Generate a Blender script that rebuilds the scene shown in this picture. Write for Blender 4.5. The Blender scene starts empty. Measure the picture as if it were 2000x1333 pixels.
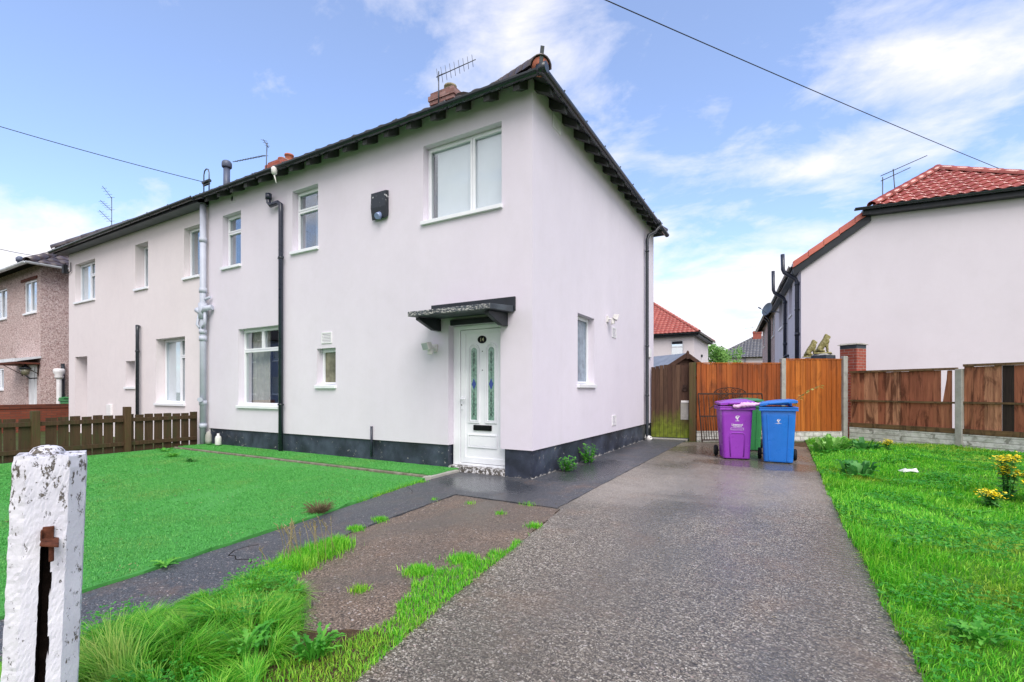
import bpy, bmesh, math, random
import numpy as np
from mathutils import Vector, Matrix
R = math.radians
random.seed(7); rng = np.random.default_rng(7)
SC = bpy.context.scene; COL = SC.collection

# ------------------------------------------------------------------ camera, world, sun, exposure
cam_d = bpy.data.cameras.new("camera"); cam = bpy.data.objects.new("camera", cam_d); COL.objects.link(cam)
cam.location = (2.99, -5.78, 1.22); cam.rotation_euler = (R(90), 0, R(29.81))
cam_d.sensor_width = 36; cam_d.lens = 16.776; cam_d.shift_y = 0.04825
cam_d.clip_start = 0.05; cam_d.clip_end = 2000
SC.camera = cam
SC.view_settings.view_transform = 'Standard'; SC.view_settings.look = 'None'
SC.view_settings.exposure = 0.85; SC.view_settings.gamma = 1
SUN_EL, SUN_ROT = R(49), R(134)

world = bpy.data.worlds.new("World"); SC.world = world; world.use_nodes = True
wn = world.node_tree; wn.nodes.clear()
def W(t, **k):
    n = wn.nodes.new(t)
    for a, b in k.items(): setattr(n, a, b)
    return n
wo = W('ShaderNodeOutputWorld'); wb = W('ShaderNodeBackground'); wb.inputs['Strength'].default_value = 0.115
sky = W('ShaderNodeTexSky', sky_type='NISHITA', sun_disc=False)
sky.sun_elevation = SUN_EL; sky.sun_rotation = SUN_ROT; sky.air_density = 1.0; sky.dust_density = 0.6; sky.ozone_density = 2.5
tc = W('ShaderNodeTexCoord'); sep = W('ShaderNodeSeparateXYZ'); wn.links.new(tc.outputs['Generated'], sep.inputs[0])
def wm(op, a, b=None, clamp=False):
    n = W('ShaderNodeMath', operation=op, use_clamp=clamp)
    for i, x in enumerate((a, b)):
        if x is None: continue
        if isinstance(x, (int, float)): n.inputs[i].default_value = x
        else: wn.links.new(x, n.inputs[i])
    return n.outputs[0]
zc = wm('MAXIMUM', sep.outputs['Z'], 0.0); den = wm('ADD', zc, 0.22)
comb = W('ShaderNodeCombineXYZ')
wn.links.new(wm('DIVIDE', sep.outputs['X'], den), comb.inputs[0]); wn.links.new(wm('DIVIDE', sep.outputs['Y'], den), comb.inputs[1])
def wnoise(scale, detail, rough, dist, off):
    mp = W('ShaderNodeMapping'); mp.inputs['Location'].default_value = off; mp.inputs['Rotation'].default_value = (0, 0, R(-25)); mp.inputs['Scale'].default_value = (1.0, 1.35, 1)
    wn.links.new(comb.outputs[0], mp.inputs[0])
    n = W('ShaderNodeTexNoise'); n.inputs['Scale'].default_value = scale; n.inputs['Detail'].default_value = detail
    n.inputs['Roughness'].default_value = rough; n.inputs['Distortion'].default_value = dist
    wn.links.new(mp.outputs[0], n.inputs['Vector']); return n.outputs[0]
SKY_OFF = (3.1, 1.8, 0)
n1 = wnoise(1.15, 3, 0.5, 0.2, SKY_OFF); n2 = wnoise(3.4, 9, 0.62, 0.25, (7.7, 2.0, 0))
cl = wm('ADD', wm('MULTIPLY', n1, 0.62), wm('MULTIPLY', n2, 0.38))
hz = wm('SUBTRACT', 0.14, wm('MULTIPLY', zc, 0.36)); cl = wm('ADD', cl, wm('MAXIMUM', hz, -0.03))
# unseen cloud added behind the camera, to whiten wall light and window reflections
bk = wm('MAXIMUM', wm('ADD', wm('MULTIPLY', sep.outputs['X'], 0.45), wm('MULTIPLY', sep.outputs['Y'], -0.80)), 0.0); cl = wm('ADD', cl, wm('MULTIPLY', bk, 0.50))
rp = W('ShaderNodeValToRGB'); wn.links.new(cl, rp.inputs[0])
rp.color_ramp.elements[0].position = 0.462; rp.color_ramp.elements[0].color = (0.11, 0.11, 0.11, 1)
rp.color_ramp.elements[1].position = 0.605; rp.color_ramp.elements[1].color = (0.97, 0.97, 0.97, 1)
e = rp.color_ramp.elements.new(0.525); e.color = (0.48, 0.48, 0.48, 1)
mx = W('ShaderNodeMix', data_type='RGBA'); wn.links.new(rp.outputs[0], mx.inputs[0])
skg = W('ShaderNodeMix', data_type='RGBA', blend_type='MULTIPLY'); skg.inputs[0].default_value = 1
wn.links.new(sky.outputs[0], skg.inputs[6]); skg.inputs[7].default_value = (1.26, 1.33, 1.50, 1)
wn.links.new(skg.outputs[2], mx.inputs[6]); mx.inputs[7].default_value = (5.6, 5.45, 5.7, 1)
wn.links.new(mx.outputs[2], wb.inputs['Color']); wn.links.new(wb.outputs[0], wo.inputs[0])

sl = bpy.data.lights.new("sun", 'SUN'); sl.energy = 1.75; sl.angle = R(40); sl.color = (1.0, 0.945, 0.90)
so = bpy.data.objects.new("sun", sl); COL.objects.link(so)
sd = Vector((math.sin(SUN_ROT) * math.cos(SUN_EL), math.cos(SUN_ROT) * math.cos(SUN_EL), math.sin(SUN_EL)))
so.rotation_euler = sd.to_track_quat('Z', 'Y').to_euler(); so.location = sd * 50

# ------------------------------------------------------------------ materials
def S(h):
    h = h.lstrip('#'); c = [int(h[i:i+2], 16) / 255 for i in (0, 2, 4)]
    return tuple(x / 12.92 if x <= .04045 else ((x + .055) / 1.055) ** 2.4 for x in c) + (1,)
class NM:
    def __init__(s, name, rough=0.6, spec=0.4):
        s.m = bpy.data.materials.new(name); s.m.use_nodes = True; s.nt = s.m.node_tree
        s.b = s.nt.nodes['Principled BSDF']; s.b.inputs['Roughness'].default_value = rough; s.b.inputs['Specular IOR Level'].default_value = spec
        s.tc = None
    def N(s, t, **k):
        n = s.nt.nodes.new(t)
        for a, b in k.items(): setattr(n, a, b)
        return n
    def put(s, sock, x):
        if hasattr(x, 'is_output'): s.nt.links.new(x, sock)
        else: sock.default_value = x
    def co(s, scale=(1, 1, 1), rot=(0, 0, 0), wall=False):
        if not s.tc: s.tc = s.N('ShaderNodeTexCoord')
        v = s.tc.outputs['Object']
        if wall:   # (x+y, z): for brickwork on upright faces
            sp = s.N('ShaderNodeSeparateXYZ'); s.nt.links.new(v, sp.inputs[0]); cb = s.N('ShaderNodeCombineXYZ')
            s.nt.links.new(s.math('ADD', sp.outputs[0], sp.outputs[1]), cb.inputs[0]); s.nt.links.new(sp.outputs[2], cb.inputs[1]); v = cb.outputs[0]
        if scale == (1, 1, 1) and rot == (0, 0, 0): return v
        mp = s.N('ShaderNodeMapping'); mp.inputs['Scale'].default_value = scale; mp.inputs['Rotation'].default_value = rot
        s.nt.links.new(v, mp.inputs[0]); return mp.outputs[0]
    def xyz(s, i):
        sp = s.N('ShaderNodeSeparateXYZ'); s.nt.links.new(s.co(), sp.inputs[0]); return sp.outputs[i]
    def noise(s, scale, detail=4, rough=0.5, vec=None, dist=0, col=False):
        n = s.N('ShaderNodeTexNoise'); n.inputs['Scale'].default_value = scale; n.inputs['Detail'].default_value = detail
        n.inputs['Roughness'].default_value = rough; n.inputs['Distortion'].default_value = dist
        s.nt.links.new(vec if vec is not None else s.co(), n.inputs['Vector']); return n.outputs[1 if col else 0]
    def voro(s, scale, vec=None, out='Distance', feat='F1', rnd=1):
        n = s.N('ShaderNodeTexVoronoi', feature=feat); n.inputs['Scale'].default_value = scale; n.inputs['Randomness'].default_value = rnd
        s.nt.links.new(vec if vec is not None else s.co(), n.inputs['Vector']); return n.outputs[out]
    def math(s, op, a, b=0.0, clamp=False):
        n = s.N('ShaderNodeMath', operation=op, use_clamp=clamp); s.put(n.inputs[0], a); s.put(n.inputs[1], b); return n.outputs[0]
    def ramp(s, fac, *st):
        n = s.N('ShaderNodeValToRGB'); s.nt.links.new(fac, n.inputs[0]); el = n.color_ramp.elements
        while len(el) < len(st): el.new(0.5)
        for e, (p, c) in zip(el, st):
            e.position = p; e.color = c if isinstance(c, tuple) else (c, c, c, 1)
        return n.outputs[0]
    def mix(s, fac, a, b, mode='MIX'):
        n = s.N('ShaderNodeMix', data_type='RGBA', blend_type=mode); s.put(n.inputs[0], fac); s.put(n.inputs[6], a); s.put(n.inputs[7], b); return n.outputs[2]
    def isl(s):
        return s.N('ShaderNodeNewGeometry').outputs['Random Per Island']
    def bump(s, h, strength=0.3, dist=0.01):
        n = s.N('ShaderNodeBump'); n.inputs['Strength'].default_value = strength; n.inputs['Distance'].default_value = dist
        s.nt.links.new(h, n.inputs['Height'])
        prev = s.b.inputs['Normal']
        if prev.is_linked: s.nt.links.new(prev.links[0].from_socket, n.inputs['Normal'])
        s.nt.links.new(n.outputs[0], prev)
    def col(s, x): s.put(s.b.inputs['Base Color'], x); return s
    def rough(s, x): s.put(s.b.inputs['Roughness'], x); return s
MATS = {}
def mat_done(k, nm): MATS[k] = nm.m; return nm.m

def m_plain(k, c, rough=0.5, spec=0.4, var=0.12, nscale=6, metal=0, bump=0.0):
    n = NM(k, rough, spec); c = S(c) if isinstance(c, str) else c
    lo = tuple(x * (1 - var) for x in c[:3]) + (1,); hi = tuple(min(1, x * (1 + var)) for x in c[:3]) + (1,)
    f = n.noise(nscale, 6, 0.6); n.col(n.ramp(f, (0.3, lo), (0.7, hi)))
    n.rough(n.math('ADD', n.math('MULTIPLY', n.noise(nscale * 3, 4), 0.25), rough - 0.12)); n.b.inputs['Metallic'].default_value = metal
    if bump: n.bump(n.noise(nscale * 12, 4), bump, 0.004)
    return mat_done(k, n)

def m_render(k, c1, c2):
    n = NM(k, 0.85, 0.25)
    f = n.noise(0.55, 6, 0.6, n.co((1, 1, 0.6))); g = n.noise(7, 5, 0.65)
    a = n.ramp(f, (0.32, S(c1)), (0.68, S(c2)))
    a = n.mix(n.math('MULTIPLY', n.ramp(g, (0.35, 0.0), (0.7, 1.0)), 0.18), a, S('d3ccd2'))
    st = n.noise(1.0, 7, 0.7, n.co((5.0, 5.0, 0.22)))       # faint rain streaks
    a = n.mix(n.math('MULTIPLY', n.ramp(st, (0.55, 0.0), (0.8, 1.0)), 0.09), a, S('b8b3b8'))
    a = n.mix(n.math('MULTIPLY', n.ramp(n.noise(1.7, 8, 0.7), (0.5, 0.0), (0.72, 1.0)), 0.10), a, S('b5aeb0'))
    gr = n.noise(130, 3, 0.6)
    a = n.mix(n.ramp(gr, (0.42, 0.0), (0.72, 0.16)), a, S('b9b2b8'))
    n.col(a); n.bump(gr, 0.35, 0.004); n.bump(n.noise(3, 3), 0.15, 0.02)
    return mat_done(k, n)
m_render('street_render', '7f8ca8', '8b97b0'); m_render('white_render', 'dad3df', 'e4dde8'); m_render('cream_render', 'e3dadc', 'eae2e4'); m_render('grey_render', 'd6d0d9', 'ded8e1')

n = NM('pebbledash', 0.9, 0.2); v = n.voro(38, out='Color'); sp = n.N('ShaderNodeSeparateColor'); n.nt.links.new(v, sp.inputs[0])
a = n.ramp(sp.outputs[0], (0.0, S('83706d')), (0.35, S('c0a9a5')), (0.7, S('d8c6c3')), (1.0, S('eee4e2')))
a = n.mix(n.math('MULTIPLY', n.noise(0.8, 5, 0.6), 0.45), a, S('c09c97'))
n.col(a); n.bump(n.voro(38), 0.9, 0.02); mat_done('pebbledash', n)

n = NM('plinth_paint', 0.5, 0.4); f = n.noise(2.2, 7, 0.65)
a = n.ramp(f, (0.3, S('1c2029')), (0.5, S('353b4a')), (0.7, S('4d5566')))
ch = n.noise(16, 8, 0.7); sp2 = n.noise(1.3, 4, 0.5)
pk = n.math('MULTIPLY', n.ramp(ch, (0.62, 0.0), (0.65, 1.0)), n.ramp(sp2, (0.45, 0.0), (0.55, 1.0)))
base = n.ramp(n.math('ADD', n.xyz(2), n.math('MULTIPLY', n.noise(7, 7, 0.75), 0.26)), (0.125, 1.0), (0.145, 0.0))
a = n.mix(n.math('MAXIMUM', pk, base), a, n.ramp(n.noise(40, 4), (0.4, S('8f8a84')), (0.6, S('d8d5d2')))); n.col(a)
n.rough(n.math('ADD', n.math('MULTIPLY', n.noise(4, 5), 0.5), 0.2)); n.bump(ch, 0.5, 0.006); n.bump(n.noise(60, 4), 0.25, 0.004); mat_done('plinth_paint', n)

def m_upvc(k, c='eef0f4'):
    n = NM(k, 0.28, 0.5); n.col(n.ramp(n.noise(3, 5), (0.35, S(c)), (0.7, S('e2e4ea')))); return mat_done(k, n)
m_upvc('upvc')

n = NM('glass'); nt = n.nt; out = nt.nodes['Material Output']; nt.nodes.remove(n.b)
tr = nt.nodes.new('ShaderNodeBsdfTransparent'); tr.inputs[0].default_value = (0.94, 0.96, 0.96, 1)
gl = nt.nodes.new('ShaderNodeBsdfGlossy'); gl.inputs['Roughness'].default_value = 0.01; gl.inputs[0].default_value = (0.9, 0.95, 1, 1)
lw_ = nt.nodes.new('ShaderNodeLayerWeight'); lw_.inputs['Blend'].default_value = 0.5
pw_ = nt.nodes.new('ShaderNodeMath'); pw_.operation = 'POWER'; pw_.inputs[1].default_value = 3.0; nt.links.new(lw_.outputs['Facing'], pw_.inputs[0])
fr = nt.nodes.new('ShaderNodeMath'); fr.operation = 'MULTIPLY_ADD'; fr.inputs[1].default_value = 0.75; fr.inputs[2].default_value = 0.13; nt.links.new(pw_.outputs[0], fr.inputs[0])
bm_ = nt.nodes.new('ShaderNodeBump'); bm_.inputs['Strength'].default_value = 0.03; bm_.inputs['Distance'].default_value = 0.02
nz = nt.nodes.new('ShaderNodeTexNoise'); nz.inputs['Scale'].default_value = 1.6; nt.links.new(nz.outputs[0], bm_.inputs['Height']); nt.links.new(bm_.outputs[0], gl.inputs['Normal'])
ms = nt.nodes.new('ShaderNodeMixShader'); nt.links.new(fr.outputs[0], ms.inputs[0]); nt.links.new(tr.outputs[0], ms.inputs[1]); nt.links.new(gl.outputs[0], ms.inputs[2]); nt.links.new(ms.outputs[0], out.inputs[0])
MATS['glass'] = n.m
n = NM('frosted_glass', 0.12, 0.7); n.col(n.ramp(n.noise(9, 5, 0.6), (0.35, S('6f7d8c')), (0.65, S('8fa0b0')))); n.bump(n.noise(55, 3), 0.3, 0.003); mat_done('frosted_glass', n)
n = NM('olive_glass', 0.12, 0.7); n.col(n.ramp(n.noise(5, 5, 0.6), (0.35, S('5f5e4c')), (0.65, S('8a8872')))); mat_done('olive_glass', n)
n = NM('door_glass', 0.14, 0.7); n.col(n.ramp(n.noise(30, 5, 0.6), (0.35, S('5f8578')), (0.65, S('8db0a0')))); n.bump(n.noise(70, 3), 0.4, 0.003); mat_done('door_glass', n)
m_plain('lead', '2e3a3a', 0.4); m_plain('blue_glass', '1c3f8f', 0.15, 0.7)
m_plain('blind', 'eef1f6', 0.7, 0.3, 0.04, 3); m_plain('curtain', 'ddd6ce', 0.85, 0.2, 0.15, 8); m_plain('grey_curtain', '7e8ba0', 0.85, 0.2, 0.15, 8)

def m_roof(k, lo, mid, hi, rough=0.3, moss=0.15, tw=0.3, tc_=0.32):
    n = NM(k, rough, 0.6); a = n.ramp(n.isl(), (0.0, S(lo)), (0.5, S(mid)), (1.0, S(hi)))
    a = n.mix(0.5, a, n.ramp(n.noise(2.2, 7, 0.7), (0.3, S(lo)), (0.7, S(hi))))
    a = n.mix(n.math('MULTIPLY', n.ramp(n.noise(9, 7, 0.7), (0.55, 0.0), (0.7, 1.0)), moss), a, S('5d5c4c')); n.col(a)
    n.rough(n.math('ADD', n.math('MULTIPLY', n.noise(12, 4), 0.3), max(0.02, rough - 0.15))); n.b.inputs['Specular IOR Level'].default_value = 0.8; n.bump(n.noise(70, 4), 0.1, 0.003); return mat_done(k, n)
m_roof('brown_tile', '3a3032', '4a3f42', '5a4e50'); m_roof('red_tile', '86342c', '9f463b', 'b2584c', 0.16, 0.12); m_roof('far_red_tile', '8c382d', 'a5493b', 'b65e50', 0.4, 0.15)
m_roof('grey_tile', '3f4047', '52535b', '66676e', 0.35); m_roof('verge_tile', 'b3503f', 'c25f4c', 'cc6d58', 0.35, 0.05)
m_plain('black_plastic', '2b3138', 0.24, 0.5, 0.25, 5); m_plain('navy_plastic', '2b3040', 0.3, 0.5, 0.2, 5); m_plain('black_paint', '20252c', 0.45, 0.4, 0.35, 4, bump=0.15)
m_plain('soot_timber', '48494a', 0.8, 0.2, 0.4, 5, bump=0.2); m_plain('soffit_paint', '5e646b', 0.5, 0.4, 0.2, 3); m_plain('dark_timber', '2a2422', 0.85, 0.2, 0.3, 6)
m_plain('white_pipe', 'b6bcca', 0.45, 0.4, 0.1, 4); m_plain('grey_pipe', '5a6276', 0.4, 0.4, 0.15, 4); m_plain('off_white', 'dcdad8', 0.6, 0.3, 0.12, 9)
m_plain('white_gutter', 'd9dde2', 0.4, 0.4, 0.15, 4); m_plain('steel', '6f7379', 0.4, 0.5, 0.2, 8, 0.7); m_plain('cable', '23262c', 0.6); m_plain('aerial_metal', '5b5f66', 0.45, 0.5, 0.2, 8, 0.5)
m_plain('white_plastic', 'e8e8ea', 0.35, 0.45, 0.06, 6); m_plain('black_gloss', '0b0d10', 0.5, 0.2); m_plain('chrome', 'cfd2d6', 0.2, 0.5, 0.1, 5, 0.8)
m_plain('mesh_dish', '5d6a78', 0.4, 0.4, 0.2, 6); m_plain('lens_blue', '8fa0c8', 0.2, 0.6); m_plain('lens_grey', 'b9bcc0', 0.15, 0.6); m_plain('rubber', '15161a', 0.7, 0.3); m_plain('gold_paint', 'd8cfa8', 0.4)
n = NM('canopy_lead', 0.5, 0.4); ch = n.noise(22, 8, 0.72, n.co((1, 1, 3))); n.col(n.mix(n.math('MULTIPLY', n.ramp(ch, (0.50, 0.0), (0.56, 1.0)), n.math('LESS_THAN', n.xyz(1), -0.592)), n.ramp(n.noise(4, 5), (0.3, S('2f353b')), (0.7, S('485058'))), S('b9b7b2'))); n.bump(ch, 0.6, 0.006); mat_done('canopy_lead', n)
n = NM('alarm_paint', 0.4, 0.4); ch = n.noise(11, 8, 0.65); n.col(n.mix(n.ramp(ch, (0.62, 0.0), (0.65, 1.0)), S('262b33'), S('dfe0e2'))); mat_done('alarm_paint', n)

def m_brick(k, c1, c2, mort, sc=1.0):
    n = NM(k, 0.8, 0.25); bt = n.N('ShaderNodeTexBrick'); n.nt.links.new(n.co(wall=True), bt.inputs['Vector'])
    bt.inputs['Color1'].default_value = S(c1); bt.inputs['Color2'].default_value = S(c2); bt.inputs['Mortar'].default_value = S(mort)
    bt.inputs['Scale'].default_value = 1; bt.inputs['Brick Width'].default_value = 0.225 * sc; bt.inputs['Row Height'].default_value = 0.075 * sc; bt.inputs['Mortar Size'].default_value = 0.006 * sc
    bt.inputs['Mortar Smooth'].default_value = 0.2
    a = n.mix(n.math('MULTIPLY', n.ramp(n.noise(14, 6, 0.7), (0.4, 0.0), (0.7, 1.0)), 0.5), bt.outputs[0], S('6b4036')); n.col(a)
    n.bump(n.math('SUBTRACT', 1.0, bt.outputs['Fac']), 0.5, 0.008); n.bump(n.noise(60, 4), 0.25, 0.004); return mat_done(k, n)
m_brick('brick', '9a4a3a', 'a9574a', 'a09890'); m_brick('wall_brick', '7a4030', '8c4c38', '5f4a40'); m_brick('dark_brick', '5d342a', '75402f', '3f332e'); m_brick('chimney_brick', '8f6a64', 'a98a86', '6f6560'); m_brick('red_chimney_brick', 'a85443', 'b7665a', '8b7770')
m_plain('blue_brick', '3d4450', 0.5, 0.4, 0.3, 12, bump=0.2); m_plain('terracotta', 'b06a55', 0.7, 0.3, 0.25, 10); m_plain('buff_pot', '9a9178', 0.8, 0.2, 0.35, 14, bump=0.3)
n = NM('mortar', 0.9, 0.2); n.col(n.ramp(n.noise(12, 7, 0.7), (0.35, S('77746c')), (0.6, S('a8a59c')))); n.bump(n.noise(25, 6), 0.6, 0.02); mat_done('mortar', n)
n = NM('lion_stone', 0.9, 0.2); n.col(n.ramp(n.noise(22, 7, 0.7), (0.3, S('54502f')), (0.5, S('8a8355')), (0.68, S('b3ad8c')))); n.bump(n.noise(40, 5), 0.7, 0.015); mat_done('lion_stone', n)
n = NM('concrete', 0.85, 0.25); a = n.ramp(n.noise(6, 7, 0.7), (0.3, S('8b8984')), (0.7, S('bab8b4'))); a = n.mix(n.math('MULTIPLY', n.ramp(n.noise(3, 6, 0.7), (0.5, 0.0), (0.65, 1.0)), 0.5), a, S('6d6a52')); n.col(a); n.bump(n.noise(50, 5), 0.4, 0.006); mat_done('concrete', n)
n = NM('mossy_kerb', 0.85, 0.25); n.col(n.ramp(n.noise(9, 7, 0.7), (0.3, S('5c5a48')), (0.55, S('7f7c6c')), (0.75, S('9a978c')))); n.bump(n.noise(50, 5), 0.5, 0.008); mat_done('mossy_kerb', n)
n = NM('rock_block', 0.85, 0.25); bt = n.N('ShaderNodeTexBrick'); n.nt.links.new(n.co(wall=True), bt.inputs['Vector'])
for k_, c_ in (('Color1', 'dddbd9'), ('Color2', 'cfcdcb'), ('Mortar', '9a9894')): bt.inputs[k_].default_value = S(c_)
bt.inputs['Scale'].default_value = 1; bt.inputs['Brick Width'].default_value = 0.3; bt.inputs['Row Height'].default_value = 0.1; bt.inputs['Mortar Size'].default_value = 0.007
n.col(n.mix(n.math('MULTIPLY', n.ramp(n.noise(7, 7, 0.7), (0.45, 0.0), (0.7, 1.0)), 0.7), bt.outputs[0], S('6f6d5e'))); n.bump(n.math('SUBTRACT', 1.0, bt.outputs['Fac']), 0.5, 0.012); n.bump(n.noise(18, 6, 0.7), 0.6, 0.02); mat_done('rock_block', n)

def m_wood(k, cols, stain=None, st_amt=0.5, rough=0.7, moss=None, grain=(26, 26, 0.9)):
    n = NM(k, rough, 0.25); g = n.noise(1.0, 8, 0.7, n.co(grain), 0.6)
    c0, c1, c2 = [S(c) for c in cols]
    a = n.ramp(n.isl(), (0.0, c0), (0.5, c1), (1.0, c2))
    a = n.mix(n.ramp(g, (0.35, 0.75), (0.65, 0.0)), a, tuple(x * 0.5 for x in c0[:3]) + (1,))
    if stain:
        s_ = n.noise(1.0, 7, 0.65, n.co((7, 7, 1.3)), 0.8)
        a = n.mix(n.math('MULTIPLY', n.ramp(s_, (0.5, 0.0), (0.62, 1.0)), st_amt), a, S(stain))
    kn = n.voro(5.0, n.co((1.6, 1.6, 0.55))); a = n.mix(n.ramp(kn, (0.03, 0.75), (0.07, 0.0)), a, tuple(x * 0.25 for x in c0[:3]) + (1,))
    if moss:   # algae growing up from the bottom, ragged upper edge
        z0, z1 = moss
        mm = n.math('ADD', n.xyz(2), n.math('MULTIPLY', n.math('SUBTRACT', n.noise(1.0, 7, 0.7, n.co((6, 6, 1.5))), 0.5), 1.1))
        a = n.mix(n.ramp(mm, (z0, 0.85), (z1, 0.0)), a, n.ramp(n.noise(9, 6, 0.6), (0.3, S('4e5a1c')), (0.7, S('86982f'))))
    n.col(a); n.bump(g, 0.3, 0.006); return mat_done(k, n)
m_wood('orange_fence', ('8f4a26', 'a8582a', 'b96832'), '5c321e', 0.6)
m_wood('amber_fence', ('a35722', 'b96628', 'c87632'), '6e3a1c', 0.5)
m_wood('red_fence', ('9c5c46', 'b87658', 'd09a78'), '4e2a1e', 0.8, grain=(18, 18, 1.2))
m_wood('rotten_board', ('2c2320', '352a26', '40322c'), '17120f', 0.6)
m_wood('fence_rail', ('6b5238', '7a6044', '86694a'), '3f3426', 0.7, grain=(3, 3, 30))
m_wood('gate_board', ('4f372c', '5b4235', '69503f'), '382821', 0.5, moss=(0.25, 0.75))
m_wood('moss_post', ('5e4e34', '6b583b', '77633f'), '49512a', 0.8)
m_wood('picket', ('4a3a2c', '5b4632', '6e573f'), '3f4028', 0.7)
m_wood('picket_post', ('56432f', '5f4a34', '6a553b'), '474a2a', 0.8)
m_plain('rust', '3a2a24', 0.8, 0.3, 0.5, 22, bump=0.4); m_plain('latch_rust', '5a3527', 0.85, 0.2, 0.6, 40, bump=0.5); m_plain('shed_felt', '7f8794', 0.6, 0.3, 0.2, 3); m_plain('shed_wood', '4c3830', 0.8, 0.2, 0.3, 5)

def m_bin(k, c):
    n = NM(k, 0.34, 0.5); c = S(c); n.col(n.mix(n.math('MULTIPLY', n.ramp(n.noise(5, 7, 0.7), (0.45, 0.0), (0.75, 1.0)), 0.25), c, tuple(min(1, x * 1.5 + 0.03) for x in c[:3]) + (1,)))
    n.bump(n.noise(140, 3), 0.12, 0.002); n.rough(n.math('ADD', n.math('MULTIPLY', n.noise(7, 5), 0.3), 0.16)); return mat_done(k, n)
m_bin('purple_bin', '9138b4'); m_bin('blue_bin', '1f70cc'); m_bin('green_bin', '35804a')
m_plain('bag_pink', 'e2b4e0', 0.35, 0.4, 0.2, 20); m_plain('print_white', 'e6e2ea', 0.6)

# gate post: flaking white paint over weathered wood/concrete
n = NM('flaky_paint', 0.75, 0.25); a = n.ramp(n.noise(9, 6, 0.6), (0.3, S('c9c8d2')), (0.7, S('e0dfe8')))
big = n.noise(2.6, 5, 0.6, n.co((1.5, 1.5, 0.8))); fl = n.noise(36, 9, 0.72, n.co((1.2, 1.2, 0.75)))
thr = n.math('ADD', fl, n.math('MULTIPLY', n.math('SUBTRACT', big, 0.5), 0.34)); top = n.ramp(n.xyz(2), (0.86, 0.0), (1.1, 0.05)); thr = n.math('ADD', thr, top)
mk = n.ramp(thr, (0.60, 0.0), (0.618, 1.0)); a = n.mix(mk, a, n.ramp(n.noise(70, 5, 0.7), (0.3, S('3d3733')), (0.7, S('7d776f')))); n.col(a)
n.bump(n.math('SUBTRACT', 1.0, mk), 0.6, 0.004); n.bump(n.noise(90, 5, 0.7), 0.35, 0.004); mat_done('flaky_paint', n)
n = NM('peeling_step', 0.75, 0.25); mk = n.ramp(n.noise(26, 9, 0.75), (0.47, 0.0), (0.5, 1.0)); n.col(n.mix(mk, S('dcdbdd'), n.ramp(n.noise(60, 5, 0.7), (0.3, S('3a3634')), (0.7, S('6f6a64'))))); n.bump(n.math('SUBTRACT', 1.0, mk), 0.7, 0.006); mat_done('peeling_step', n)
m_plain('slot_dark', '1c1512', 0.9, 0.1, 0.5, 30, bump=0.5)

# ground
n = NM('soil', 0.9, 0.2); a = n.ramp(n.noise(1.4, 8, 0.65), (0.3, S('3c3a26')), (0.5, S('47522a')), (0.7, S('4d6030'))); n.col(n.mix(n.math('MULTIPLY', n.noise(20, 6, 0.7), 0.5), a, S('352a20'))); n.bump(n.noise(25, 6, 0.7), 0.7, 0.03); mat_done('soil', n)
n = NM('lawn_soil', 0.9, 0.2); n.col(n.ramp(n.noise(3, 8, 0.7), (0.3, S('3d6a22')), (0.7, S('5f9a30')))); n.bump(n.noise(40, 6, 0.7), 0.7, 0.03); mat_done('lawn_soil', n)
n = NM('bare_earth', 0.9, 0.2); n.col(n.ramp(n.noise(14, 8, 0.7), (0.3, S('3b2d22')), (0.6, S('5f4c39')), (0.75, S('857058')))); n.bump(n.noise(30, 6, 0.7), 0.8, 0.03); mat_done('bare_earth', n)

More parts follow.
